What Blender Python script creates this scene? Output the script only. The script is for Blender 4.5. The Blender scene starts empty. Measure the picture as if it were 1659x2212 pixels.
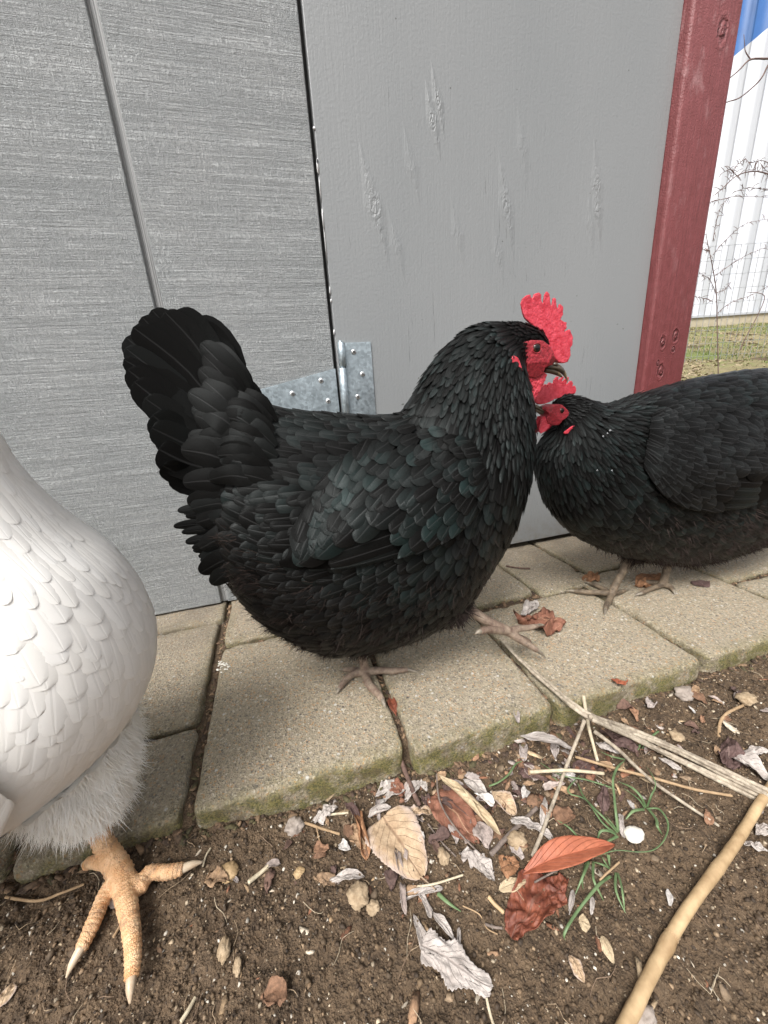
import bpy, bmesh, math, random
import numpy as np
from mathutils import Vector, Matrix
from mathutils.bvhtree import BVHTree

# ------------------------------------------------------------------ camera
scene = bpy.context.scene
COL = scene.collection
PXW, PXH, FPX = 1659.0, 2212.0, 825.0
PP = np.array([PXW/2, PXH/2])
H_CAM = .35
def _basis(V=(1010, 3650), Hh=(4100, 630)):
    dz = np.array([V[0]-PP[0], V[1]-PP[1], FPX]); dz /= np.linalg.norm(dz)
    dx = np.array([Hh[0]-PP[0], Hh[1]-PP[1], FPX]); dx -= dz*dx.dot(dz); dx /= np.linalg.norm(dx)
    return np.array([dx, np.cross(-dz, dx), -dz])
RB = _basis()
def ray(x, y): return RB @ np.array([x-PP[0], y-PP[1], FPX])
def at(x, y, Y):
    r = ray(x, y); return r*(Y/r[1]) + np.array([0, 0, H_CAM])
def gp(x, y, z=0.0):
    r = ray(x, y); return r*((z-H_CAM)/r[2]) + np.array([0, 0, H_CAM])

cam_d = bpy.data.cameras.new('camera'); cam = bpy.data.objects.new('camera', cam_d); COL.objects.link(cam)
right, up, fwd = RB[:, 0], -RB[:, 1], RB[:, 2]
M = Matrix.Identity(4)
for i in range(3):
    M[i][0], M[i][1], M[i][2] = right[i], up[i], -fwd[i]
M[2][3] = H_CAM
cam.matrix_world = M
cam_d.sensor_fit = 'HORIZONTAL'; cam_d.sensor_width = 36.0; cam_d.lens = FPX/PXW*36.0
cam_d.clip_start = .01; cam_d.clip_end = 400
scene.camera = cam

# ------------------------------------------------------------------ world, sun, exposure (overcast day)
SUN_EL, SUN_ROT = math.radians(54), math.radians(200)
w = bpy.data.worlds.new('World'); scene.world = w; w.use_nodes = True
nt = w.node_tree; nt.nodes.clear()
sky = nt.nodes.new('ShaderNodeTexSky'); sky.sky_type = 'NISHITA'; sky.sun_disc = False
sky.sun_elevation = SUN_EL; sky.sun_rotation = SUN_ROT; sky.dust_density = 6.0; sky.air_density = 1.0; sky.ozone_density = 1.0
hs = nt.nodes.new('ShaderNodeHueSaturation'); hs.inputs['Saturation'].default_value = .22
bg = nt.nodes.new('ShaderNodeBackground'); bg.inputs['Strength'].default_value = .12
wo = nt.nodes.new('ShaderNodeOutputWorld')
nt.links.new(sky.outputs[0], hs.inputs['Color']); nt.links.new(hs.outputs[0], bg.inputs[0]); nt.links.new(bg.outputs[0], wo.inputs[0])
sd = bpy.data.lights.new('sun', 'SUN'); sd.energy = 2.15; sd.angle = math.radians(22); sd.color = (1, .98, .955)
so = bpy.data.objects.new('sun', sd); COL.objects.link(so)
# direction to the sun
az = math.radians(-40)   # behind the camera and to its left
sdir = Vector((math.sin(az)*math.cos(SUN_EL), -math.cos(az)*math.cos(SUN_EL), math.sin(SUN_EL)))
so.rotation_euler = sdir.to_track_quat('Z', 'Y').to_euler()
sky.sun_rotation = math.atan2(sdir.x, sdir.y)
scene.view_settings.view_transform = 'Standard'; scene.view_settings.look = 'None'
scene.view_settings.exposure = 0.70; scene.view_settings.gamma = 1.0; scene.view_settings.use_curve_mapping = False

# ------------------------------------------------------------------ helpers
RS = np.random.RandomState(7)
def _h(ix, iy, seed):
    n = (ix*374761393 + iy*668265263 + seed*1442695041) & 0xffffffff
    n = ((n ^ (n >> 13))*1274126177) & 0xffffffff
    return ((n ^ (n >> 16)) & 0xffff)/65535.0
def vnoise(x, y, seed=0):
    x = np.asarray(x, float); y = np.asarray(y, float)
    ix = np.floor(x).astype(np.int64); iy = np.floor(y).astype(np.int64)
    fx = x-ix; fy = y-iy; fx = fx*fx*(3-2*fx); fy = fy*fy*(3-2*fy)
    a = _h(ix, iy, seed); b = _h(ix+1, iy, seed); c = _h(ix, iy+1, seed); d = _h(ix+1, iy+1, seed)
    return (a*(1-fx)+b*fx)*(1-fy)+(c*(1-fx)+d*fx)*fy
def fbm(x, y, octv=4, seed=0, gain=.5):
    s = 0; a = 1; t = 0
    for k in range(octv):
        s = s+a*(vnoise(x*2**k+17.3*k, y*2**k-9.1*k, seed+k)-.5); t += a; a *= gain
    return s/t*2

def tag(o, label=None, cat=None, group=None, kind=None):
    if label: o['label'] = label
    if cat: o['category'] = cat
    if group: o['group'] = group
    if kind: o['kind'] = kind
    return o
def empty(name, loc, label=None, cat=None, group=None, kind=None):
    o = bpy.data.objects.new(name, None); COL.objects.link(o); o.location = Vector(loc); o.empty_display_size = .02
    return tag(o, label, cat, group, kind)
def link(name, me, mat=None, parent=None, smooth=True):
    o = bpy.data.objects.new(name, me); COL.objects.link(o)
    if mat is not None:
        for m in (mat if isinstance(mat, (list, tuple)) else [mat]): me.materials.append(m)
    if smooth: me.polygons.foreach_set('use_smooth', np.ones(len(me.polygons), bool))
    if parent is not None:
        o.parent = parent
        o.matrix_parent_inverse = Matrix.Translation(-Vector(parent.location)) if parent.type == 'EMPTY' else Matrix.Identity(4)
    return o
def mesh(name, V, F, uv=None, col=None, mi=None):
    """V (n,3); F (m,k) array or list of lists; uv per vertex (n,2); col per vertex (n,3)"""
    me = bpy.data.meshes.new(name)
    V = np.asarray(V, np.float32)
    if isinstance(F, np.ndarray):
        m, k = F.shape
        me.vertices.add(len(V)); me.vertices.foreach_set('co', V.ravel())
        me.loops.add(m*k); me.loops.foreach_set('vertex_index', F.astype(np.int32).ravel())
        me.polygons.add(m); me.polygons.foreach_set('loop_start', np.arange(0, m*k, k, dtype=np.int32))
        me.polygons.foreach_set('loop_total', np.full(m, k, np.int32))
        me.update(calc_edges=True)
    else:
        me.from_pydata([tuple(map(float, v)) for v in V], [], [tuple(int(i) for i in f) for f in F]); me.update()
    if uv is not None:
        l = me.uv_layers.new(name='UVMap'); li = np.empty(len(me.loops), np.int32); me.loops.foreach_get('vertex_index', li)
        l.data.foreach_set('uv', np.asarray(uv, np.float32)[li].ravel())
    if col is not None:
        a = me.color_attributes.new('fcol', 'FLOAT_COLOR', 'POINT')
        c = np.ones((len(V), 4), np.float32); c[:, :3] = col; a.data.foreach_set('color', c.ravel())
    if mi is not None: me.polygons.foreach_set('material_index', np.asarray(mi, np.int32))
    return me
def grid_faces(nr, nc, wrap=False):
    r = np.arange(nr-1)[:, None]; c = np.arange(nc if wrap else nc-1)[None, :]
    c2 = (c+1) % nc
    return np.stack([r*nc+c, r*nc+c2, (r+1)*nc+c2, (r+1)*nc+c], -1).reshape(-1, 4)
class Acc:
    def __init__(s): s.V = []; s.F = []; s.U = []; s.C = []; s.n = 0
    def add(s, V, F, U=None, C=None):
        V = np.asarray(V, float); s.V.append(V); s.F += [[int(i)+s.n for i in f] for f in F]; s.n += len(V)
        s.U.append(np.zeros((len(V), 2)) if U is None else U)
        s.C.append(np.ones((len(V), 3)) if C is None else np.broadcast_to(C, (len(V), 3)))
    def mesh(s, name): return mesh(name, np.concatenate(s.V), s.F, np.concatenate(s.U), np.concatenate(s.C))
def nrm(v): v = np.asarray(v, float); return v/(np.linalg.norm(v, axis=-1, keepdims=True)+1e-12)
def catmull(P, n):
    """resample control rows P (k,d) to n rows by Catmull-Rom, returns rows and param"""
    P = np.asarray(P, float); k = len(P); u = np.linspace(0, k-1, n); i = np.clip(u.astype(int), 0, k-2); f = (u-i)[:, None]
    g = lambda j: P[np.clip(j, 0, k-1)]
    p0, p1, p2, p3 = g(i-1), g(i), g(i+1), g(i+2)
    return .5*((2*p1)+(-p0+p2)*f+(2*p0-5*p1+4*p2-p3)*f*f+(-p0+3*p1-3*p2+p3)*f**3), u
def tube(pts, rad, n=10, seg=None, cap=True, scute=0, period=.003, flat=1.0, wob=0, seed=0):
    """smooth tube along pts with radii; returns V,F,U"""
    P = np.column_stack([np.asarray(pts, float), np.asarray(rad, float)])
    L = np.linalg.norm(np.diff(P[:, :3], axis=0), axis=1).sum()
    if seg is None: seg = max(4, len(P)*4)
    Q, u = catmull(P, seg) if len(P) > 1 else (P, None)
    C = Q[:, :3]; R = np.maximum(Q[:, 3], 1e-5)
    s = np.concatenate([[0], np.cumsum(np.linalg.norm(np.diff(C, axis=0), axis=1))])
    T = nrm(np.gradient(C, axis=0)); ref = np.array([0, 0, 1.]) if abs(T[0, 2]) < .9 else np.array([0, 1., 0])
    A = []; a = nrm(ref-T[0]*ref.dot(T[0]))
    for t in T: a = nrm(a-t*a.dot(t)); A.append(a)
    A = np.array(A); B = np.cross(T, A)
    if scute: R = R+scute*(1-((s/period) % 1.0)*1.0-.5)
    th = np.arange(n)/n*2*np.pi
    rr = R[:, None]*(1+(wob*(vnoise(np.cos(th)[None]*2+5+seed, s[:, None]*120+np.sin(th)[None]*2, seed)-.5)*2 if wob else 0))
    V = C[:, None]+A[:, None]*(np.cos(th)[None, :, None]*rr[..., None]*flat)+B[:, None]*(np.sin(th)[None, :, None]*rr[..., None])
    U = np.stack(np.broadcast_arrays(th[None]/(2*np.pi), s[:, None]), -1).reshape(-1, 2)
    V = V.reshape(-1, 3); F = grid_faces(seg, n, True).tolist()
    if cap:
        V = np.vstack([V, C[:1]-T[:1]*R[0]*.3, C[-1:]+T[-1:]*R[-1]*.3]); U = np.vstack([U, U[:1], U[-1:]])
        k = seg*n
        for j in range(n):
            F.append([k, (j+1) % n, j]); F.append([k+1, (seg-1)*n+j, (seg-1)*n+(j+1) % n])
    return V, F, U
def box_mesh(name, c0, c1, bevel=0, seg=2):
    bm = bmesh.new(); bmesh.ops.create_cube(bm, size=1)
    c0 = Vector(c0); c1 = Vector(c1)
    for v in bm.verts: v.co = Vector([(c0[i]+c1[i])/2+v.co[i]*(c1[i]-c0[i]) for i in range(3)])
    if bevel: bmesh.ops.bevel(bm, geom=bm.edges[:], offset=bevel, segments=seg, affect='EDGES', profile=.5)
    me = bpy.data.meshes.new(name); bm.to_mesh(me); bm.free(); return me
def remesh(V, F, voxel, smooth=0):
    """voxel remesh closed pieces into one surface; returns V,F arrays"""
    me = mesh('tmp', V, F); o = bpy.data.objects.new('tmp', me); COL.objects.link(o)
    m = o.modifiers.new('r', 'REMESH'); m.mode = 'VOXEL'; m.voxel_size = voxel
    if smooth:
        s = o.modifiers.new('s', 'SMOOTH'); s.factor = .5; s.iterations = smooth
    dg = bpy.context.evaluated_depsgraph_get(); e = o.evaluated_get(dg).to_mesh()
    n = len(e.vertices); co = np.empty(n*3, np.float32); e.vertices.foreach_get('co', co)
    Fo = [list(p.vertices) for p in e.polygons]
    bpy.data.objects.remove(o); bpy.data.meshes.remove(me)
    return co.reshape(-1, 3).astype(float), Fo
def prism(poly, y0, y1):
    """closed prism of 2D outline (x,z) between y0 and y1 in local x,y,z"""
    n = len(poly); V = [(p[0], y0, p[1]) for p in poly]+[(p[0], y1, p[1]) for p in poly]
    F = [list(range(n)), list(range(2*n-1, n-1, -1))]+[[i, i+n, (i+1) % n+n, (i+1) % n] for i in range(n)]
    bm = bmesh.new(); vs = [bm.verts.new(v) for v in V]
    for f in F: bm.faces.new([vs[i] for i in f])
    bmesh.ops.recalc_face_normals(bm, faces=bm.faces[:]); bmesh.ops.triangulate(bm, faces=bm.faces[:])
    bm.verts.index_update(); V = np.array([v.co[:] for v in bm.verts]); F = [[v.index for v in f.verts] for f in bm.faces]; bm.free()
    return V, F

# ------------------------------------------------------------------ node DSL
class NT:
    def __init__(s, name):
        s.m = bpy.data.materials.new(name); s.m.use_nodes = True; s.t = s.m.node_tree; s.t.nodes.clear()
        s.out = s.t.nodes.new('ShaderNodeOutputMaterial'); s.b = s.t.nodes.new('ShaderNodeBsdfPrincipled'); s.t.links.new(s.b.outputs[0], s.out.inputs[0])
    def n(s, typ, **kw):
        nd = s.t.nodes.new('ShaderNode'+typ)
        for k, v in kw.items(): setattr(nd, k, v)
        return nd
    def set(s, sock, v):
        if v is None: return
        if isinstance(v, bpy.types.NodeSocket): s.t.links.new(v, sock)
        elif isinstance(v, (tuple, list)) and sock.type == 'RGBA' and len(v) == 3: sock.default_value = (*v, 1)
        else: sock.default_value = v
    def P(s, **kw):
        for k, v in kw.items(): s.set(s.b.inputs[k.replace('_', ' ')], v)
    def obj(s): return s.n('TexCoord').outputs['Object']
    def pos(s): return s.n('NewGeometry').outputs['Position']
    def uv(s): return s.n('TexCoord').outputs['UV']
    def map(s, v, scale=(1, 1, 1), rot=(0, 0, 0), loc=(0, 0, 0)):
        m = s.n('Mapping'); s.set(m.inputs[0], v); m.inputs['Scale'].default_value = scale; m.inputs['Rotation'].default_value = rot; m.inputs['Location'].default_value = loc
        return m.outputs[0]
    def noise(s, v, scale, detail=3, rough=.5, dist=0, col=False):
        n = s.n('TexNoise'); s.set(n.inputs['Vector'], v); n.inputs['Scale'].default_value = scale; n.inputs['Detail'].default_value = detail
        n.inputs['Roughness'].default_value = rough; n.inputs['Distortion'].default_value = dist; return n.outputs[1 if col else 0]
    def vor(s, v, scale, feat='F1', out=0, rnd=1):
        n = s.n('TexVoronoi', feature=feat); s.set(n.inputs['Vector'], v); n.inputs['Scale'].default_value = scale; n.inputs['Randomness'].default_value = rnd; return n.outputs[out]
    def math(s, op, a, b=None, c=None, clamp=False):
        n = s.n('Math', operation=op, use_clamp=clamp); s.set(n.inputs[0], a); s.set(n.inputs[1], b); s.set(n.inputs[2], c); return n.outputs[0]
    def rng(s, v, a, b, c=0., d=1.):
        n = s.n('MapRange'); s.set(n.inputs[0], v)
        for i, k in enumerate((a, b, c, d)): n.inputs[i+1].default_value = k
        return n.outputs[0]
    def mix(s, f, a, b, mode='MIX'):
        n = s.n('Mix', data_type='RGBA', blend_type=mode); s.set(n.inputs[0], f); s.set(n.inputs[6], a); s.set(n.inputs[7], b); return n.outputs[2]
    def sep(s, v):
        n = s.n('SeparateXYZ'); s.set(n.inputs[0], v); return n.outputs
    def att(s, name='fcol'):
        n = s.n('Attribute', attribute_name=name); q = s.n('SeparateColor'); s.t.links.new(n.outputs['Color'], q.inputs[0]); return n.outputs['Color'], q.outputs
    def bump(s, h, dist, strength=1., nrmal=None):
        n = s.n('Bump'); s.set(n.inputs['Height'], h); n.inputs['Distance'].default_value = dist; n.inputs['Strength'].default_value = strength; s.set(n.inputs['Normal'], nrmal); return n.outputs[0]

def m_siding():
    k = NT('grey_textured_siding'); p = k.pos()
    # horizontal grain: wobbly long streaks, fine vertical saw scratches, long horizontal checks
    g1 = k.noise(k.map(p, (22, 1, 420)), 1, 4, .65, .3)
    g2 = k.noise(k.map(p, (520, 1, 90)), 1, 3, .6)
    g3 = k.noise(k.map(p, (3, 1, 60)), 1, 3, .7, .4)
    n = k.noise(p, 500, 2, .6)
    x, y, z = k.sep(p)[:3]
    wob = k.math('MULTIPLY', k.noise(k.map(p, (9, 1, 9)), 1, 2), .006)
    zz = k.math('ADD', z, wob)
    fr = k.math('FRACT', k.math('DIVIDE', zz, .0575))
    line = k.math('LESS_THAN', fr, .03)
    lum = k.math('MULTIPLY', line, k.rng(k.noise(k.map(p, (16, 1, 5)), 1, 2), .3, .6, .15, .5))
    h = k.math('ADD', k.math('MULTIPLY', g1, .9), k.math('MULTIPLY', g2, .75))
    h = k.math('ADD', h, k.math('MULTIPLY', g3, .8)); h = k.math('ADD', h, k.math('MULTIPLY', n, .3)); h = k.math('SUBTRACT', h, k.math('MULTIPLY', lum, .8))
    hc = k.math('ADD', k.math('ADD', k.math('MULTIPLY', k.noise(k.map(p, (14, 1, 620)), 1, 4, .75), .50), k.math('MULTIPLY', k.noise(k.map(p, (620, 1, 150)), 1, 2, .6), .36)), k.math('ADD', k.math('MULTIPLY', k.noise(k.map(p, (2.5, 1, 75)), 1, 3, .7, .3), .22), k.math('MULTIPLY', k.noise(p, 1100, 2, .6), .50)))
    pits = k.rng(hc, .88, .64)
    pits = k.math('MINIMUM', k.math('MAXIMUM', pits, 0), 1)
    mott = k.noise(p, 9, 3, .6)
    base = k.mix(k.rng(mott, .35, .65), (.355, .370, .372), (.385, .396, .396))
    c = k.mix(k.math('MULTIPLY', pits, .50), base, (.10, .115, .115))  # shade of the pits painted into the colour, besides the bump
    c = k.mix(k.rng(k.math('MAXIMUM', line, 0), 0, 1, 0, .12), c, (.5, .5, .5))
    h = k.math('SUBTRACT', h, k.math('MULTIPLY', pits, 1.1)); k.P(Base_Color=c, Roughness=.62, Normal=k.bump(h, .0012, 1.)); return k.m
def m_groove():
    k = NT('grey_grooved_edge'); p = k.pos()
    s = k.noise(k.map(p, (900, 1, 4)), 1, 2, .5); c = k.mix(k.rng(s, .38, .62), (.13, .135, .135), (.36, .36, .355))
    k.P(Base_Color=c, Roughness=.6, Normal=k.bump(s, .001)); return k.m
KNOTS = [(.193, .610, .016), (.419, .618, .015), (.595, .658, .013), (.291, .723, .010), (.60, .625, .012), (.30, .745, .009), (.225, .56, .0201), (.405, .555, .0203), (.445, .70, .0202), (.255, .665, .0204), (.588, .60, .0205), (.33, .58, .0202)]
def m_ply():
    k = NT('grey_painted_plywood'); p = k.pos(); x, y, z = k.sep(p)[:3]
    wv = k.noise(k.map(p, (6, 1, 2.2)), 1, 2)
    grain = k.noise(k.map(p, (330, 1, 14)), 1, 3, .6, .6)
    cracks = k.rng(k.noise(k.map(p, (420, 1, 9)), 1, 3, .7, .3), .33, .26)
    lo = k.rng(k.noise(k.map(p, (8, 1, 5)), 1, 2), .5, .72)
    cracks = k.math('MULTIPLY', cracks, lo)
    tot = None; msk = None
    for (kx, kz, r) in KNOTS:
        dx = k.math('DIVIDE', k.math('SUBTRACT', x, kx), r*.55); dz = k.math('DIVIDE', k.math('SUBTRACT', z, kz), r)
        d = k.math('SQRT', k.math('ADD', k.math('MULTIPLY', dx, dx), k.math('MULTIPLY', dz, dz)))
        d = k.math('ADD', d, k.math('MULTIPLY', k.math('SUBTRACT', k.noise(p, 160, 2), .5), .9))
        ring = k.math('MULTIPLY', k.math('SINE', k.math('MULTIPLY', d, 8.5)), k.rng(d, 1.35, .6))
        # flame-shaped raised grain above and below each knot
        tz = k.math('DIVIDE', k.math('ABSOLUTE', k.math('SUBTRACT', z, kz)), (r*5.5 if r < .02 else .055))
        tx = k.math('DIVIDE', k.math('ABSOLUTE', k.math('SUBTRACT', x, k.math('ADD', k.math('MULTIPLY', k.math('SUBTRACT', z, kz), -.22), kx))), (r*1.1 if r < .02 else .012))
        fl = k.rng(k.math('ADD', tz, tx), 1.0, .35)
        if r > .02: ring = k.math('MULTIPLY', ring, 0.0); tot = ring if tot is None else tot; msk = k.math('MAXIMUM', msk, k.math('MULTIPLY', fl, .62)); continue
        tot = ring if tot is None else k.math('ADD', tot, ring); msk = fl if msk is None else k.math('MAXIMUM', msk, fl)
    fl_n = k.noise(k.map(p, (190, 1, 75), rot=(0, .25, 0)), 1, 3, .6, .8)
    orange = k.noise(p, 260, 2)
    h = k.math('ADD', k.math('MULTIPLY', grain, .26), k.math('MULTIPLY', orange, .28))
    h = k.math('ADD', h, k.math('MULTIPLY', tot, .20)); h = k.math('ADD', h, k.math('MULTIPLY', k.math('MULTIPLY', fl_n, msk), 1.9))
    h = k.math('SUBTRACT', h, k.math('MULTIPLY', cracks, .8))
    c = k.mix(k.rng(wv, .3, .7), (.230, .240, .243), (.252, .260, .262))
    c = k.mix(k.math('MULTIPLY', cracks, .5), c, (.15, .155, .155))
    c = k.mix(k.math('MULTIPLY', k.rng(z, .07, .0), k.rng(k.noise(p, 60, 4, .7), .4, .7, 0, .7)), c, (.16, .13, .095))
    sp = k.rng(k.noise(p, 120, 1), .80, .83); c = k.mix(k.math('MULTIPLY', sp, .7), c, (.05, .05, .045))
    k.P(Base_Color=c, Roughness=.42, Normal=k.bump(h, .0013, 1.)); return k.m
def m_post():
    k = NT('barn_red_paint'); p = k.pos(); x, y, z = k.sep(p)[:3]
    g = k.noise(k.map(p, (120, 120, 9)), 1, 4, .6, .5); o = k.noise(p, 420, 2); o2 = k.noise(p, 60, 3, .6)
    tot = None
    for (kx, kz, r) in [(.775, .345, .014), (.80, .41, .013), (.80, .385, .007), (.765, .36, .006), (.80, .87, .018), (.77, .40, .012)]:
        dx = k.math('DIVIDE', k.math('SUBTRACT', x, kx), r*.6); dz = k.math('DIVIDE', k.math('SUBTRACT', z, kz), r)
        d = k.math('SQRT', k.math('ADD', k.math('MULTIPLY', dx, dx), k.math('MULTIPLY', dz, dz)))
        d = k.math('ADD', d, k.math('MULTIPLY', k.math('SUBTRACT', k.noise(p, 120, 2), .5), .8))
        ring = k.math('MULTIPLY', k.math('SINE', k.math('MULTIPLY', d, 6.5)), k.rng(d, 1.6, .4))
        tot = ring if tot is None else k.math('ADD', tot, ring)
    h = k.math('ADD', k.math('MULTIPLY', g, .7), k.math('MULTIPLY', o, .35)); h = k.math('ADD', h, k.math('MULTIPLY', tot, .6))
    up_ = k.rng(z, .35, .9)
    c = k.mix(k.rng(o2, .3, .7), (.155, .034, .034), (.20, .050, .052))
    c = k.mix(k.math('MULTIPLY', up_, .22), c, (.33, .13, .135))
    worn = k.math('MULTIPLY', k.rng(k.noise(k.map(p, (40, 40, 18)), 1, 4, .7), .56, .7), up_); c = k.mix(k.math('MULTIPLY', worn, .5), c, (.42, .25, .25))
    c = k.mix(k.rng(tot, -.4, -1.1, 0, .75), c, (.035, .01, .012))
    k.P(Base_Color=c, Roughness=.5, Normal=k.bump(h, .0028, 1.)); return k.m
def m_paver():
    k = NT('tan_concrete_paver'); p = k.pos(); x, y, z = k.sep(p)[:3]
    info = k.n('ObjectInfo').outputs['Random']
    f = k.noise(p, 900, 2, .7); m = k.noise(p, 260, 4, .75); l = k.noise(p, 22, 5, .7)
    agg = k.vor(p, 560); aggc = k.vor(p, 560, out=1)
    q = k.n('SeparateColor'); k.t.links.new(aggc, q.inputs[0])
    c = k.mix(k.rng(m, .35, .65), (.185, .150, .100), (.43, .360, .255))
    c = k.mix(k.math('MULTIPLY', k.rng(l, .35, .7), .55), c, (.31, .265, .195))
    c = k.mix(k.math('MULTIPLY', k.rng(q.outputs[0], .86, .9), .6), c, (.09, .085, .08))
    c = k.mix(k.math('MULTIPLY', k.rng(q.outputs[1], .9, .94), .6), c, (.58, .52, .42))
    c = k.mix(k.math('MULTIPLY', k.rng(q.outputs[2], .93, .95), .7), c, (.42, .24, .11))
    c = k.mix(k.math('MULTIPLY', k.rng(f, .55, .7), .35), c, (.6, .56, .46))
    big = k.vor(p, 150, out=1); bq = k.n('SeparateColor'); k.t.links.new(big, bq.inputs[0]); bd = k.vor(p, 150)
    c = k.mix(k.math('MULTIPLY', k.math('MULTIPLY', k.rng(bq.outputs[0], .93, .94), k.rng(bd, .3, .2)), .85), c, (.55, .53, .49))
    c = k.mix(k.math('MULTIPLY', k.math('MULTIPLY', k.rng(bq.outputs[1], .93, .94), k.rng(bd, .28, .18)), .8), c, (.06, .055, .055))
    # per-paver tone
    c = k.mix(k.rng(info, 0, 1, 0, .4), c, k.mix(1.0, c, (.80, .83, .87), 'MULTIPLY'))
    # moss and earth growing on the sides and rim (vertex colour r = closeness to the rim / depth)
    _, a = k.att(); rim = a[0]; back = a[1]
    mn = k.noise(p, 55, 4, .65)
    ms = k.math('MULTIPLY', rim, k.rng(mn, .34, .56)); fine = k.noise(p, 520, 2)
    c = k.mix(k.math('MULTIPLY', ms, .9), c, k.mix(k.rng(fine, .35, .65), (.055, .06, .016), (.22, .19, .055)))
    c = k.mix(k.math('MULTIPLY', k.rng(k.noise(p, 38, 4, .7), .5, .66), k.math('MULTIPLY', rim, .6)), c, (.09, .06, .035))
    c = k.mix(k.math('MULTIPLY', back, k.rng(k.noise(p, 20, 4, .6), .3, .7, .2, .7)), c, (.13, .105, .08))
    h = k.math('ADD', k.math('MULTIPLY', agg, .5), k.math('ADD', k.math('MULTIPLY', m, .9), k.math('MULTIPLY', f, .4)))
    k.P(Base_Color=c, Roughness=.85, Normal=k.bump(h, .0018, .9)); return k.m
def m_soil():
    k = NT('dark_brown_soil'); p = k.pos(); x, y, z = k.sep(p)[:3]
    l = k.noise(p, 14, 4, .65); m = k.noise(p, 120, 4, .7); f = k.noise(p, 650, 3, .7)
    vd = k.vor(p, 480); vc = k.vor(p, 480, out=1); q = k.n('SeparateColor'); k.t.links.new(vc, q.inputs[0])
    c = k.mix(k.rng(m, .35, .68), (.042, .026, .014), (.135, .088, .050))
    c = k.mix(k.math('MULTIPLY', k.rng(l, .4, .65), .55), c, (.16, .108, .064))
    c = k.mix(k.math('MULTIPLY', k.math('MULTIPLY', k.rng(q.outputs[0], .88, .92), k.rng(vd, .45, .25)), .6), c, (.24, .175, .11))
    c = k.mix(k.math('MULTIPLY', k.math('MULTIPLY', k.rng(q.outputs[1], .975, .98), k.rng(vd, .35, .2)), .8), c, (.42, .36, .28))
    c = k.mix(k.math('MULTIPLY', k.rng(f, .58, .7), .45), c, (.24, .18, .12))
    h = k.math('ADD', k.math('MULTIPLY', m, 1.2), k.math('ADD', k.math('MULTIPLY', f, .5), k.math('MULTIPLY', vd, .5)))
    k.P(Base_Color=c, Roughness=.9, Normal=k.bump(h, .003, 1.)); return k.m
def m_simple(name, c1, c2, scale=60, rough=.7, bump=.0006, stretch=(1, 1, 1), metal=0, spec=.5, use_att=False, sss=0, uv=False):
    k = NT(name); p = k.obj() if not uv else k.uv(); n = k.noise(k.map(p, stretch), scale, 4, .65)
    c = k.mix(k.rng(n, .33, .67), c1, c2)
    if use_att: c = k.mix(1.0, c, k.att()[0], 'MULTIPLY')
    k.P(Base_Color=c, Roughness=rough, Metallic=metal, Normal=k.bump(n, bump, .8)); k.b.inputs['Specular IOR Level'].default_value = spec
    if sss:
        k.P(Subsurface_Weight=sss, Subsurface_Radius=(.004, .0012, .0008), Subsurface_Scale=1.0)
    return k.m
def m_attr(name, rough=.85, bump=.0006, scale=400):
    k = NT(name); n = k.noise(k.pos(), scale, 3, .6); c = k.mix(1.0, k.att()[0], k.mix(k.rng(n, .3, .7), (.6, .6, .6), (1.25, 1.25, 1.25)), 'MULTIPLY')
    k.P(Base_Color=c, Roughness=rough, Normal=k.bump(n, bump)); return k.m
def m_feather(name, dark, light, teal, rough, white=False):
    """vertex colour: r random per feather, g region sheen painted into the base colour, b position along the vane"""
    k = NT(name); uv = k.uv(); _, a = k.att(); u, v = k.sep(uv)[:2]
    du = k.math('ABSOLUTE', k.math('SUBTRACT', u, .5))
    barb = k.math('SINE', k.math('MULTIPLY', k.math('SUBTRACT', v, k.math('MULTIPLY', du, .9)), 170))
    rach = k.rng(du, .045, .0)
    tp = k.math('POWER', a[2], 1.4)
    c = k.mix(k.math('MULTIPLY', k.rng(a[0], 0, 1, .45, 1), tp if not white else 1.0), dark, light)
    c = k.mix(k.math('MULTIPLY', k.math('MULTIPLY', a[1], k.rng(a[0], .2, 1.)), k.rng(a[2], .1, .7)), c, teal)
    n = k.noise(k.pos(), 70, 3); c = k.mix(k.math('MULTIPLY', k.rng(n, .35, .75), .35), c, dark)
    if not white:
        c = k.mix(k.math('MULTIPLY', rach, .25), c, (.07, .07, .07))
    else:
        c = k.mix(k.math('MULTIPLY', rach, .3), c, (.9, .88, .84))
        rt = k.rng(v, .35, .0); c = k.mix(k.math('MULTIPLY', rt, .10), c, (.70, .64, .54))
    h = k.math('ADD', k.math('MULTIPLY', barb, .0 if white else .35), k.math('MULTIPLY', rach, 1.2))
    k.P(Base_Color=c, Roughness=rough, Normal=k.bump(h, .00008 if white else .0002, .6))
    if white:
        tr = k.n('BsdfTranslucent'); k.set(tr.inputs[0], c); mx = k.n('MixShader'); mx.inputs[0].default_value = .04; k.t.links.new(k.b.outputs[0], mx.inputs[1]); k.t.links.new(tr.outputs[0], mx.inputs[2]); k.t.links.new(mx.outputs[0], k.out.inputs[0])
    if white: k.P(Subsurface_Weight=.0, Subsurface_Radius=(.004, .003, .002), Subsurface_Scale=1.); k.b.inputs['Specular IOR Level'].default_value = .3
    else:
        k.P(Specular_IOR_Level=k.math('MULTIPLY', k.rng(k.math('POWER', a[0], 1.6), 0, 1, .12, .30), k.rng(tp, 0, 1, .25, 1.1))); k.P(Specular_Tint=(.92, .98, .97, 1))
    return k.m
def m_drop():
    k = NT('water_bead'); k.P(Base_Color=(.95, .97, 1.), Roughness=.03, Transmission_Weight=.75, IOR=1.33); k.b.inputs['Specular IOR Level'].default_value = 1.; return k.m
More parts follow.
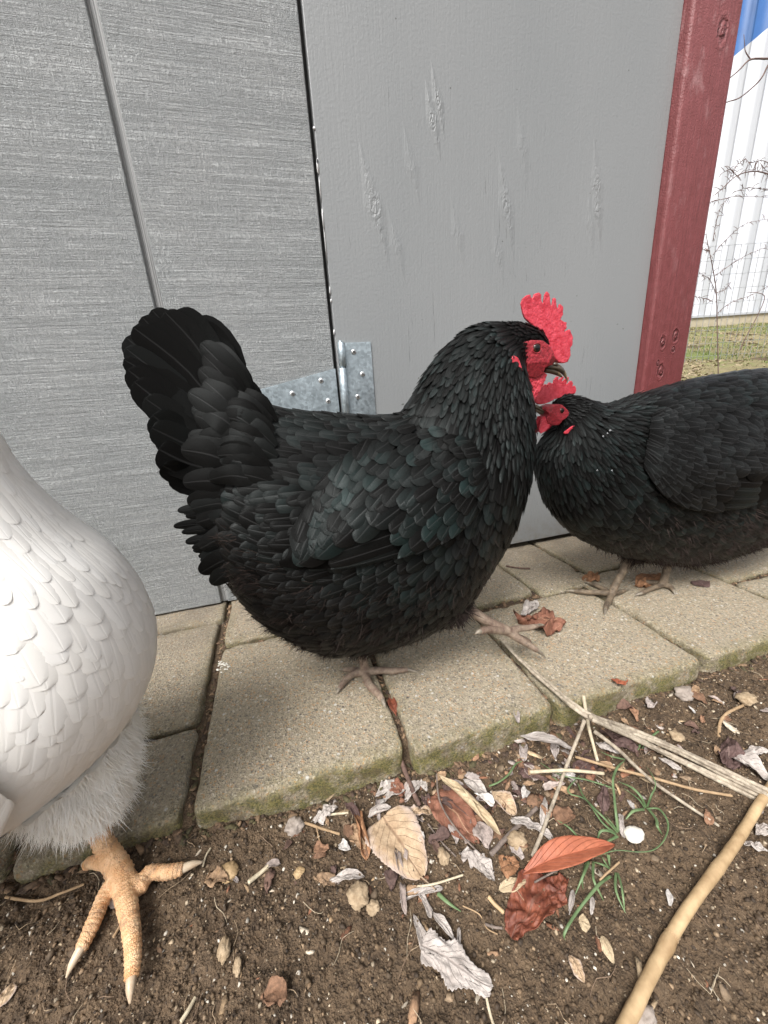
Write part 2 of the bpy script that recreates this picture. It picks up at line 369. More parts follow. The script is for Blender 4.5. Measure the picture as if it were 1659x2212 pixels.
def m_fluff():
    k = NT('white_fluff'); d = k.n('BsdfDiffuse'); t = k.n('BsdfTranslucent'); m = k.n('MixShader'); c = k.mix(k.rng(k.noise(k.pos(), 60, 2), .3, .7), (.94, .92, .86), (.96, .95, .92))
    k.set(d.inputs[0], c); k.set(t.inputs[0], c); m.inputs[0].default_value = .2; k.t.links.new(d.outputs[0], m.inputs[1]); k.t.links.new(t.outputs[0], m.inputs[2]); k.t.links.new(m.outputs[0], k.out.inputs[0]); return k.m
def m_leg(name, c1, c2, dirt, sc=430, sss=0):
    k = NT(name); p = k.pos(); q = k.map(p, (1, 1, .75)); v = k.vor(q, sc, 'DISTANCE_TO_EDGE'); n = k.noise(p, 90, 4, .65); f = k.noise(p, 500, 3, .7)
    edge = k.rng(v, .10, .0); c = k.mix(k.rng(n, .33, .67), c1, c2); c = k.mix(k.math('MULTIPLY', edge, .16), c, [x*.45 for x in c1])
    c = k.mix(k.math('MULTIPLY', k.rng(k.noise(p, 70, 4, .7), .52, .66), k.rng(f, .3, .6)), c, dirt)
    h = k.math('ADD', k.rng(v, 0, .2), k.math('MULTIPLY', f, .3)); k.P(Base_Color=c, Roughness=.55, Normal=k.bump(h, .0005, .7))
    if sss: k.P(Subsurface_Weight=sss, Subsurface_Radius=(.004, .0012, .0008), Subsurface_Scale=1.)
    return k.m
def m_metal(name, c1, c2):
    k = NT(name); p = k.pos(); v = k.vor(p, 260, out=1); q = k.n('SeparateColor'); k.t.links.new(v, q.inputs[0]); n = k.noise(p, 60, 4, .6)
    f = k.math('ADD', k.math('MULTIPLY', q.outputs[0], .45), k.math('MULTIPLY', n, .6))
    c = k.mix(k.rng(f, .25, .8), c1, c2)
    k.P(Base_Color=c, Metallic=.85, Roughness=k.rng(f, .2, .9, .34, .52), Normal=k.bump(n, .0003)); return k.m
MAT = dict(
    siding=m_siding(), groove=m_groove(), ply=m_ply(), post=m_post(), paver=m_paver(), soil=m_soil(),
    black=m_feather('black_glossy_feather', (.0038, .0036, .0034), (.0085, .0080, .0078), (.009, .021, .020), .38),
    tailf=m_feather('black_tail_feather', (.0042, .0040, .0038), (.0085, .0080, .0076), (.007, .0105, .0105), .52),
    fluffb=m_simple('brown_black_fluff', (.017, .0125, .011), (.040, .029, .025), 40, .9, 0, spec=.15),
    skinb=m_simple('dark_under_plumage', (.004, .004, .004), (.007, .0065, .0065), 40, .9, spec=.1),
    white=m_feather('white_feather', (.90, .875, .82), (.93, .91, .87), (.94, .93, .90), .6, True),
    fluffw=m_fluff(),
    skinw=m_simple('cream_under_plumage', (.82, .80, .74), (.88, .86, .80), 40, .9, spec=.1),
    comb=m_simple('red_comb_skin', (.40, .018, .034), (.60, .070, .098), 160, .42, .0003, sss=.25),
    face=m_simple('red_face_skin', (.16, .010, .016), (.44, .032, .048), 420, .5, .0012, sss=.15),
    beak=m_simple('horn_beak', (.035, .030, .026), (.12, .09, .055), 60, .3, .0001),
    beakt=m_simple('pale_beak_tip', (.16, .11, .06), (.26, .2, .12), 60, .3, .0001),
    iris=m_simple('brown_iris', (.025, .010, .006), (.05, .018, .009), 300, .08, 0),
    pupil=m_simple('black_pupil', (.004, .004, .004), (.006, .006, .006), 30, .03, 0),
    legd=m_leg('dusky_leg_scales', (.14, .085, .06), (.36, .28, .21), (.10, .07, .05), 520),
    leggrey=m_leg('dark_olive_leg_scales', (.085, .062, .04), (.24, .18, .12), (.05, .035, .025), 520),
    legw=m_leg('pink_leg_scales', (.62, .33, .15), (.80, .53, .31), (.24, .15, .09), 700, .12),
    claw=m_simple('pale_claw', (.44, .31, .20), (.60, .50, .37), 90, .4, .0002),
    clawd=m_simple('dark_claw', (.10, .08, .06), (.30, .26, .2), 90, .4, .0002),
    zinc=m_metal('galvanised_steel', (.38, .44, .47), (.56, .64, .68)), screw=m_metal('bright_screw_steel', (.55, .55, .54), (.85, .85, .84)),
    slot=m_simple('dark_screw_slot', (.02, .02, .02), (.03, .03, .03)),
    gap=m_simple('shade_dark_timber', (.03, .03, .028), (.05, .048, .045)),  # near-black: shade inside the gaps is put into the timber colour
    chip=m_simple('white_paint_chip', (.7, .7, .7), (.8, .8, .8)),
    drop=m_drop(), attr=m_attr('soil_debris'), attrs=m_attr('pebble_debris', .75, .0008, 250),
)

# ------------------------------------------------------------------ ground: one sheet, fine near the camera, rising beyond the shed
def nonuni(segs):
    out = []
    for a, b, st in segs: out.append(np.arange(a, b, st))
    out.append([segs[-1][1]]); return np.concatenate(out)
def soil_base(x, y):
    """smooth height of the soil"""
    z = -.019-.015*np.clip((x+.16)/.16, 0, 1)+.006*np.clip((x-.3)/.2, 0, 1)
    z = z-.010*np.exp(-((x-.17)/.10)**2)*np.exp(-((y-.25)/.03)**2)      # worn hollow in front of the paver
    z = z+.006*fbm(x*9, y*9, 3, 3)
    z = z+.004*np.clip((x-.35)/.3, 0, 1)
    under = np.clip((y-.290)/.010, 0, 1)*np.clip((.74-y)/.04, 0, 1)
    z = z*(1-under)+(-.009+.003*fbm(x*40, y*40, 2, 9))*under            # bedding seen in the joints
    far = np.clip(x*.2524+y*.9676-1.25, 0, 99); z = z+np.minimum(.190*far*(1-np.exp(-far/.45)), .93+.004*far)
    return z
def soil_h(x, y):
    x = np.asarray(x, float); y = np.asarray(y, float)
    z = soil_base(x, y); near = np.clip((1.2-y)/.4, 0, 1)*np.clip((1.4-np.abs(x-.2))/.5, 0, 1)
    joint = 1-.75*np.clip((y-.285)/.012, 0, 1)
    r = .0040*fbm(x*42, y*42, 3, 21)+.0042*np.abs(fbm(x*115, y*115, 3, 31))+.0024*fbm(x*330, y*330, 2, 41)
    c = vnoise(x*70, y*70, 55)*vnoise(x*160, y*160, 56); r = r+.0045*np.clip(c-.42, 0, 1)
    return z+r*near*joint
xs = nonuni([(-40, -4, 4.), (-4, -.6, .17), (-.6, -.28, .006), (-.28, .78, .0018), (.78, 1.1, .008), (1.1, 3.6, .1), (3.6, 12, .5), (12, 60, 6.)])
ys = nonuni([(-20, -1, 2.), (-1, .03, .03), (.03, .30, .0018), (.30, .80, .009), (.80, 1.2, .03), (1.2, 12, .25), (12, 80, 6.)])
X, Y = np.meshgrid(xs, ys); Z = soil_h(X, Y)
me = mesh('soil', np.stack([X, Y, Z], -1).reshape(-1, 3), grid_faces(len(ys), len(xs)))
soil = link('soil', me, MAT['soil']); tag(soil, kind='structure')

# ------------------------------------------------------------------ pavers
pavement = empty('pavement', (.2, .45, 0), kind='structure')
def paver_mesh(x0, x1, y0, y1, seed, top=0.0, hgt=.05):
    r = .0045; nx = max(10, int((x1-x0)/.006)); ny = max(10, int((y1-y0)/.006))
    def axis(a, b, n):
        i = np.linspace(a+r, b-r, n)
        th = np.linspace(0, np.pi/2, 5)[:-1]
        return np.concatenate([a+r-r*np.cos(th), i, (b-r+r*np.cos(th))[::-1]]), np.concatenate([r*(1-np.sin(th)), np.zeros(n), (r*(1-np.sin(th)))[::-1]])
    ax, dx = axis(x0, x1, nx); ay, dy = axis(y0, y1, ny)
    # side wall rings appended
    ax = np.concatenate([[ax[0]]*4, ax, [ax[-1]]*4]); dxx = np.concatenate([[hgt, .034, .02, .011], dx, [.011, .02, .034, hgt]])
    ay = np.concatenate([[ay[0]]*4, ay, [ay[-1]]*4]); dyy = np.concatenate([[hgt, .034, .02, .011], dy, [.011, .02, .034, hgt]])
    XX, YY = np.meshgrid(ax, ay); D1, D2 = np.meshgrid(dxx, dyy)
    d = np.maximum(D1, D2); d = np.where((D1 > 0) & (D2 > 0) & (D1 < .007) & (D2 < .007), np.minimum(r, r-np.sqrt(np.maximum(0, r*r-0*d))+np.hypot(D1, D2)), d)
    # round plan corners
    cx, cy = (x0+x1)/2, (y0+y1)/2; hx, hy = (x1-x0)/2, (y1-y0)/2; rc = .010
    qx = np.abs(XX-cx)-(hx-rc); qy = np.abs(YY-cy)-(hy-rc); cor = (qx > 0) & (qy > 0); m = np.maximum(np.hypot(qx, qy), 1e-9)
    mm = np.maximum(qx, qy); f = np.where(cor, mm/m, 1.)
    XX = np.where(cor, cx+np.sign(XX-cx)*((hx-rc)+qx*f), XX); YY = np.where(cor, cy+np.sign(YY-cy)*((hy-rc)+qy*f), YY)
    # tumbled edges: plan wobble and chips
    edge = np.clip(1-np.minimum(hx-np.abs(XX-cx), hy-np.abs(YY-cy))/.02, 0, 1)
    XX = XX+edge*.003*fbm(YY*28+seed, d*50, 3, seed); YY = YY+edge*.003*fbm(XX*28+seed, d*50+7, 3, seed+5)
    chip = np.clip(fbm(XX*60, YY*60, 2, seed+9)-.35, 0, 1)*np.clip(edge-.3, 0, 1)*.02
    ZZ = top-d-chip+.0011*fbm(XX*25, YY*25, 3, seed+2)+.0005*fbm(XX*260, YY*260, 2, seed+3)
    ZZ = ZZ+(XX-cx)*.006*(vnoise(seed*.7, .3, 1)-.5)+(YY-cy)*.006*(vnoise(seed*.9, .7, 2)-.5)
    V = np.stack([XX, YY, ZZ], -1).reshape(-1, 3)
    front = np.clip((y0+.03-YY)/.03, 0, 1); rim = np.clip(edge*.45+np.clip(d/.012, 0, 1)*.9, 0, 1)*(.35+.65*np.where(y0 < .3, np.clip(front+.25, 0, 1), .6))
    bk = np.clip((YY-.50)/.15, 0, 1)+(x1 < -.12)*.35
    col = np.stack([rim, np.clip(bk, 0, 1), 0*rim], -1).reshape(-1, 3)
    return mesh('paver', V, grid_faces(*XX.shape), None, col)
PAV = [(-.262, -.135, .2865, .388, 'a'), (-.50, -.270, .290, .39, ''), (-.262, -.137, .396, .605, ''), (-.48, -.271, .40, .60, ''), (-.262, -.132, .614, .80, ''),
       (-.50, -.271, .61, .80, ''), (-.122, .077, .2855, .530, ''), (.0875, .2525, .2795, .487, ''), (.2615, .471, .2785, .476, ''), (.4815, .692, .2795, .508, ''),
       (.702, .92, .281, .396, ''), (.702, .92, .406, .58, ''), (-.122, .081, .539, .74, ''), (.090, .181, .497, .74, ''), (.190, .385, .495, .70, ''), (.394, .509, .485, .705, ''),
       (.520, .71, .518, .71, ''), (.72, .92, .588, .74, ''), (.93, 1.13, .285, .50, ''), (.93, 1.13, .51, .74, ''), (-.73, -.51, .29, .49, ''), (-.73, -.51, .50, .78, '')]
for i, (a, b, c, d, _) in enumerate(PAV):
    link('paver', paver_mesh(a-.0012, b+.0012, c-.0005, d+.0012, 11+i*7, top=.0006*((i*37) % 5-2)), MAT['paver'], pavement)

# ------------------------------------------------------------------ shed wall: siding door, plywood panel, red post, hinge
YW = .665
def groove_strip(x0, x1, z0, z1, y):
    # fine fluted strip
    n = 13; xx = np.linspace(x0, x1, n); yy = y+.0006*(np.arange(n) % 2)
    V = [(x, q, z) for z in (z0, z1) for x, q in zip(xx, yy)]
    return mesh('groove_strip', V, grid_faces(2, n))
door = empty('shed_door', (-.1, YW, .01), 'grey textured siding door of the shed with one vertical groove, hinged at its right edge', 'door')
ZT = 1.9
gL, gR = -.139, -.1275      # groove edges at the wall plane
for (a, b) in ((-1.02, -.4215), (-.4095, gL), (gR, .1065)):
    link('siding_board', box_mesh('siding_board', (a, YW, .004), (b, YW+.016, ZT), .0012, 1), MAT['siding'], door, smooth=False)
for (a, b) in ((-.4215, -.4095), (gL, gR)):
    link('groove_strip', groove_strip(a, b, .004, ZT, YW+.0055), MAT['groove'], door, smooth=False)
    link('groove_back', box_mesh('groove_back', (a, YW+.0075, .004), (b, YW+.015, ZT)), MAT['groove'], door, smooth=False)
wall = empty('shed_wall', (.42, YW, 0), 'smooth grey painted plywood wall panel beside the siding door', 'shed wall')
link('plywood_panel', box_mesh('plywood_panel', (.1125, YW, .011), (.733, YW+.016, ZT), .0015, 2), MAT['ply'], wall, smooth=False)
link('timber_framing', box_mesh('timber_framing', (-1.05, YW+.0185, .03), (.84, YW+.06, ZT)), MAT['gap'], wall, smooth=False)
link('floor_joist', box_mesh('floor_joist', (-1.05, YW+.03, -.05), (.84, YW+.09, .028)), MAT['gap'], wall, smooth=False)  # dark colour stands for the shadow strip under the panel
link('side_panel', box_mesh('side_panel', (.815, YW+.062, .006), (.832, 1.35, ZT), .001, 1), MAT['ply'], wall, smooth=False)
# ragged white paint chips along the panel edge
bmc = Acc(); r_ = random.Random(4)
for z, sx, sz in [(.70, .0022, .004), (.662, .0012, .010), (.655, .0015, .02), (.59, .001, .03), (.50, .0012, .012), (.485, .001, .006), (.44, .0014, .012), (.565, .0008, .05), (.63, .0009, .03)]:
    n = 7; th = np.linspace(0, 2*np.pi, n, endpoint=False); rr = np.array([r_.uniform(.6, 1.2) for _ in th])
    c = np.array([.1122, YW-.0010, z]); o = np.stack([c[0]+np.cos(th)*sx*rr, np.full(n, c[1]), c[2]+np.sin(th)*sz*rr*.5], -1); b = o+[0, .002, 0]
    bmc.add(np.vstack([o, b]), [list(range(n))[::-1]]+[[i, (i+1) % n, (i+1) % n+n, i+n] for i in range(n)])
link('paint_flakes', bmc.mesh('paint_flakes'), MAT['chip'], wall)

pf = .647
post = empty('red_post', (.79, YW, 0), 'barn red painted timber corner post at the right end of the grey wall', 'post')
bx = at(1609, 0, pf)[0]
link('post_timber', box_mesh('post_timber', (.7335, pf, -.02), (bx, YW+.06, ZT), .006, 4), MAT['post'], post)

hz = empty('strap_hinge', (.115, YW-.004, .34), 'galvanised steel tee hinge joining the siding door to the plywood panel', 'hinge')
zc = .341
def plate(name, poly, y0, y1, mat, par, bev=.0007):
    V, F = prism(poly, y0, y1); me = mesh(name, V, F)
    bm = bmesh.new(); bm.from_mesh(me); bmesh.ops.dissolve_limit(bm, angle_limit=.01, verts=bm.verts[:], edges=bm.edges[:]); bmesh.ops.bevel(bm, geom=bm.edges[:], offset=bev, segments=2, affect='EDGES'); bm.to_mesh(me); bm.free()
    return link(name, me, mat, par, smooth=False)
plate('butt_plate', [(.1255, zc-.085), (.171, zc-.085), (.171, zc+.083), (.1255, zc+.083)], YW-.0028, YW-.0003, MAT['zinc'], hz)
plate('strap_plate', [(.108, zc-.046), (.108, zc+.045), (-.075, zc+.008), (-.080, zc), (-.075, zc-.009)], YW-.0028, YW-.0003, MAT['zinc'], hz)
def cyl(name, x, y, z0, z1, r, mat, par, n=28):
    th = np.linspace(0, 2*np.pi, n, endpoint=False); zs = [z0, z0+.0006, z1-.0006, z1]; rs = [r*.9, r, r, r*.9]
    V = np.array([(x+np.cos(t)*q, y+np.sin(t)*q, z) for z, q in zip(zs, rs) for t in th]); F = grid_faces(4, n, True).tolist()+[list(range(n))[::-1], list(range(3*n, 4*n))]
    return link(name, mesh(name, V, F), mat, par)
cyl('knuckle', .1205, YW-.0062, zc+.047, zc+.083, .0062, MAT['zinc'], hz)
cyl('knuckle', .1185, YW-.0062, zc-.046, zc+.0445, .0064, MAT['zinc'], hz)
cyl('knuckle', .1205, YW-.0062, zc-.085, zc-.048, .0062, MAT['zinc'], hz)
cyl('hinge_pin', .1195, YW-.0062, zc-.087, zc+.0855, .0034, MAT['zinc'], hz)
def screw(px_, py_, rot, k):
    c = at(px_, py_, YW-.003); r = .0041
    n = 24; th = np.linspace(0, 2*np.pi, n, endpoint=False); V = []; 
    for q, d in ((1, 0), (.97, .0007), (.8, .0013), (.45, .0017)): V += [(c[0]+np.cos(t)*r*q, c[1]-d, c[2]+np.sin(t)*r*q) for t in th]
    V.append((c[0], c[1]-.0018, c[2])); F = grid_faces(4, n, True).tolist()+[[3*n+i, 3*n+(i+1) % n, 4*n] for i in range(n)]
    s = link('screw', mesh('screw', V, [f[::-1] for f in F]), MAT['screw'], hz)
    bm = bmesh.new()
    for a in (rot, rot+math.pi/2):
        v0 = len(bm.verts)
        cu = bmesh.ops.create_cube(bm, size=1)['verts']
        for v in cu:
            x, y, z = v.co.x*r*1.15, v.co.y*.0012, v.co.z*r*.26*(1.0)
            xx = x*math.cos(a)-z*math.sin(a); zz = x*math.sin(a)+z*math.cos(a); v.co = Vector((c[0]+xx, c[1]-.0016+y+(.00011 if a != rot else 0), c[2]+zz))
    me = bpy.data.meshes.new('cross_slot'); bm.to_mesh(me); bm.free()
    sl = link('cross_slot', me, MAT['slot'], None, smooth=False); sl.parent = s
for k, (a, b, r) in enumerate([(764, 760, .7), (783, 808, .2), (773, 857, .75), (693.5, 822, .4), (709, 866, .1), (632, 850, .0)]): screw(a, b, r, k)
for (a, b) in ((.005, .341), (-.04, .341), (.148, .275)):
    pass

# ------------------------------------------------------------------ far side at the right: lawn, wire fence, metal building, bare weeds
hd = nrm(np.array([fwd[0], fwd[1], 0])); sdv = np.array([hd[1], -hd[0], 0])
def far(px_, py_, D):
    r = ray(px_, py_); return r*(D/(r @ hd)) + np.array([0, 0, H_CAM])
lawn_m = NT('mossy_lawn'); p_ = lawn_m.pos(); a_ = lawn_m.noise(p_, 1.6, 4, .7); b_ = lawn_m.noise(p_, 14, 4, .75); c_ = lawn_m.noise(p_, 55, 3, .7)
cc = lawn_m.mix(lawn_m.rng(b_, .35, .65), (.19, .16, .07), (.34, .28, .15)); cc = lawn_m.mix(lawn_m.rng(lawn_m.math('ADD', lawn_m.math('MULTIPLY', a_, .6), lawn_m.math('MULTIPLY', b_, .4)), .48, .58), cc, (.17, .21, .05))
cc = lawn_m.mix(lawn_m.math('MULTIPLY', lawn_m.rng(c_, .55, .7), .5), cc, (.42, .36, .26))
lawn_m.P(Base_Color=cc, Roughness=.95, Normal=lawn_m.bump(c_, .03))
xs2 = np.linspace(.95, 9, 120); ys2 = np.linspace(1.0, 11, 140); X2, Y2 = np.meshgrid(xs2, ys2); Z2 = soil_h(X2, Y2)+.006+.02*np.clip(fbm(X2*4, Y2*4, 3, 77), -.2, 1)
lawn = link('lawn', mesh('lawn', np.stack([X2, Y2, Z2], -1).reshape(-1, 3), grid_faces(140, 120)), lawn_m.m); tag(lawn, kind='structure')
# tufts of short grass and leaf scraps over the lawn
rs = np.random.RandomState(12); N = 16000
gx = rs.uniform(1.6, 6.8, N); gy = rs.uniform(1.3, 4.7, N); gz = soil_h(gx, gy)+.006
green = (vnoise(gx*1.7, gy*1.7, 5) > .5)
hh = np.where(green, rs.uniform(.012, .03, N), rs.uniform(.004, .012, N)); aa = rs.uniform(0, 6.28, N); ww = np.where(green, .004, .014)*rs.uniform(.6, 1.3, N)
P0 = np.stack([gx, gy, gz], -1); dv = np.stack([np.cos(aa), np.sin(aa), 0*aa], -1)*ww[:, None]
tip = P0+np.stack([np.cos(aa+1.5)*.01, np.sin(aa+1.5)*.01, hh], -1)
V = np.stack([P0-dv, P0+dv, tip], 1).reshape(-1, 3); F = np.arange(3*N).reshape(-1, 3)
cg = np.where(green[:, None], np.array([.14, .19, .045]), np.array([.32, .25, .16]))*rs.uniform(.6, 1.3, (N, 1))
tag(link('lawn_grass', mesh('lawn_grass', V, F, None, np.repeat(cg, 3, 0)), MAT['attr']), 'short mossy grass and leaf scraps on the bank behind the post', 'grass', kind='stuff')

# metal building
DB = 6.0
b0 = far(1495, 712, DB); b1 = far(1659, 702, DB); bd = nrm((b1-b0)*[1, 1, 0]); bn = np.array([bd[1], -bd[0], 0])   # towards the camera
zb = far(1495, 683, DB)[2]; zg = far(1495, 712, DB)[2]
O = b0-bd*2.2
bld = empty('metal_building', (O[0], O[1], zg), 'white ribbed metal building with a blue painted upper part beyond the lawn', 'building')
mw = NT('white_ribbed_metal'); p_ = mw.pos(); n_ = mw.noise(p_, 1.5, 3)
dirt = mw.rng(mw.noise(mw.map(p_, (5, 5, .8)), 1, 3), .45, .75)
mw.P(Base_Color=mw.mix(mw.math('MULTIPLY', dirt, .3), (.44, .455, .48), (.34, .365, .41)), Roughness=.45)
mbl = m_simple('blue_painted_metal', (.028, .095, .26), (.038, .12, .31), 6, .4, 0)
mcon = m_simple('concrete_plinth', (.36, .31, .22), (.46, .41, .31), 9, .9, .01)
# rib profile along the wall
prof = []; u = 0
while u < 8.0:
    prof += [(u, 0), (u+.20, 0), (u+.215, .03), (u+.245, .03), (u+.26, 0)]; u += .26
prof = np.array(prof)
# blue area lies above a slanting line through two photo points
q0 = far(1597, 112, DB); q1 = far(1659, 60, DB)
us = [(q-O) @ bd for q in (q0, q1)]; sl = (q1[2]-q0[2])/(us[1]-us[0])
zl = np.clip(q0[2]+sl*(prof[:, 0]-us[0]), zb+.5, zb+5.2)
zt = zb+5.4
pt = lambda u, h, z, off=0: O+bd*u+bn*(h+off)+np.array([0, 0, z-O[2]])
Vw = [pt(u, h, zb) for u, h in prof]+[pt(u, h, z) for (u, h), z in zip(prof, zl)]
link('lower_cladding', mesh('lower_cladding', Vw, grid_faces(2, len(prof))), mw.m, bld, smooth=False)
Vb = [pt(u, h, z) for (u, h), z in zip(prof, zl)]+[pt(u, h, zt) for u, h in prof]
link('upper_cladding', mesh('upper_cladding', Vb, grid_faces(2, len(prof))), mbl, bld, smooth=False)
def obox(name, u0, u1, n0, n1, z0, z1, m, par):
    V = [pt(u, n, z) for z in (z0, z1) for (u, n) in ((u0, n0), (u1, n0), (u1, n1), (u0, n1))]
    return link(name, mesh(name, V, [[0, 1, 2, 3], [4, 7, 6, 5], [0, 4, 5, 1], [1, 5, 6, 2], [2, 6, 7, 3], [3, 7, 4, 0]]), m, par, smooth=False)
obox('plinth', 0, 8.0, .02, -.3, zg-.6, zb-.004, mcon, bld)
obox('base_flashing', 0, 8.0, .045, .0, zb-.028, zb-.001, mw.m, bld)
obox('rear_shell', 0, 8.0, -.01, -4, zb, zt, mw.m, bld)
# welded wire fence
DF = 3.4
fa = far(1440, 700, DF); fb = far(1700, 690, DF); fd = nrm((fb-fa)*[1, 1, 0]); ztop = far(1600, 528, DF)[2]; F0 = fa-fd*.6
fm = m_simple('weathered_wire', (.30, .31, .33), (.42, .43, .45), 50, .5, 0, metal=.5)
ac = Acc()
def ground_z(p): return float(soil_h(p[0], p[1]))
for i in range(46):
    p = F0+fd*i*.05; z0 = ground_z(p)
    q = .0012; V = [(p[0]+a, p[1]+b, z) for z in (z0, ztop+.004*math.sin(i)) for a, b in ((-q, -q), (q, -q), (q, q), (-q, q))]
    ac.add(V, [[0, 1, 5, 4], [1, 2, 6, 5], [2, 3, 7, 6], [3, 0, 4, 7]])
zz0 = ground_z(F0)
for j in range(14):
    z = ztop-j*.10
    if z < zz0-.4: break
    A0 = F0; B0 = F0+fd*46*.05; q = .0012
    V = [(P[0], P[1]+b, z+c) for P in (A0, B0) for b, c in ((-q-.003, -q), (q-.003, -q), (q-.003, q), (-q-.003, q))]
    ac.add(V, [[0, 1, 5, 4], [1, 2, 6, 5], [2, 3, 7, 6], [3, 0, 4, 7]])
fence = empty('wire_fence', F0*[1, 1, 0]+[0, 0, zz0], 'welded wire mesh fence crossing in front of the white building', 'fence')
link('wire_mesh', ac.mesh('wire_mesh'), fm, fence, smooth=False)
# posts at both ends (out of view)
for p in (F0, F0+fd*46*.05):
    V, F, U = tube([p*[1, 1, 0]+[0, 0, ground_z(p)-.1], p*[1, 1, 0]+[0, 0, ztop+.05]], [.02, .02], 8, 3); link('fence_post', mesh('fence_post', V, F, U), fm, fence)

# bare weeds
stem_m = m_simple('dry_weed_stem', (.10, .06, .055), (.22, .15, .13), 60, .8, 0)
def branches(name, D, lines, label, cat, thick=.0022, bits=True, seed=1, group=None, ground=False):
    r0 = random.Random(seed); base = far(lines[0][0][0], lines[0][0][1], D)
    e = empty(name, base, label, cat, group)
    for li, ln in enumerate(lines):
        pts = [far(x, y, D+.05*math.sin(li*2.1)) for x, y in ln]
        if li == 0 and ground: g0 = pts[0].copy(); g0[2] = ground_z(g0)-.02; pts = [g0]+pts
        k = len(pts)
        th = thick*(1.25 if li == 0 else .65)
        a = Acc(); V, F, U = tube(pts, np.linspace(th, th*.45, k), 5, k*5); a.add(V, F, U)
        if bits:
            C, _ = catmull(np.array(pts), k*7)
            for c in C[2:]:
                if r0.random() < .8:
                    L = r0.uniform(.012, .035); d = nrm([r0.uniform(-1, 1), r0.uniform(-.6, .6), r0.uniform(-1.2, .7)])*L
                    V, F, U = tube([c, c+d*.6+[0, 0, .004], c+d], [.0009, .0012, .0006], 4, 4); a.add(V, F, U)
        link('stem' if li == 0 else 'branch', a.mesh('branch'), stem_m, e)
    return e
cx7 = lambda x, y: (1316.6+x*.3721, y*.3721)
W = [[(630, 2215), (625, 1900), (620, 1700), (600, 1560), (575, 1440), (560, 1360)], [(625, 1820), (700, 1760), (830, 1710), (925, 1660)], [(615, 1600), (700, 1540), (800, 1480), (925, 1430)],
     [(600, 1480), (650, 1420), (710, 1360), (790, 1300), (925, 1270)], [(600, 1400), (615, 1310), (640, 1220), (690, 1150), (780, 1140), (925, 1145)],
     [(600, 1750), (560, 1735), (490, 1720)], [(690, 1150), (620, 1165), (585, 1175)], [(615, 1700), (580, 1620), (520, 1590)], [(580, 1460), (540, 1450)], [(620, 1700), (670, 1680), (705, 1640)]]
branches('bare_weed', 2.3, [[cx7(*q) for q in l] for l in W], 'tall bare brown weed with side branches standing before the wire fence', 'weed', .0026, ground=True)
W2 = [[(1000, 1060), (920, 1010), (830, 995), (740, 1020), (670, 1080), (615, 1130)], [(1000, 1120), (900, 1100), (810, 1090), (735, 1110)], [(740, 1020), (700, 985), (655, 1005)], [(1000, 1010), (900, 935), (820, 945), (790, 920)], [(790, 920), (740, 960), (700, 1000)], [(850, 940), (845, 1000)], [(1000, 1010), (925, 1000), (880, 960)]]
branches('arching_bramble', 2.0, [[cx7(*q) for q in l] for l in W2], 'arching bare bramble tangle with tiny curled leaves, above the tall weed', 'bramble', .0024, seed=5)
W3 = [[(1000, 330), (920, 340), (820, 345), (760, 400), (715, 440), (660, 480)], [(820, 345), (790, 300), (785, 260), (780, 200)]]
branches('bare_twig', 1.7, [[cx7(*q) for q in l] for l in W3], 'smooth forked bare twig under the blue cladding', 'twig', .0028, False)
W4 = [[(1000, 250), (920, 380), (890, 440), (850, 490), (760, 565), (690, 590), (640, 610)]]
branches('bare_twig', 1.75, [[cx7(*q) for q in l] for l in W4], 'smooth curved bare twig below the forked one beside the red post', 'twig', .0026, False)
branches('drooping_stalk', 2.1, [[cx7(*q) for q in l] for l in [[(760, 2030), (790, 1960), (850, 1850), (900, 1730), (860, 1700), (800, 1700)]]], 'thin drooping stalk at the building foot right of the tall weed', 'weed', .0022, False)

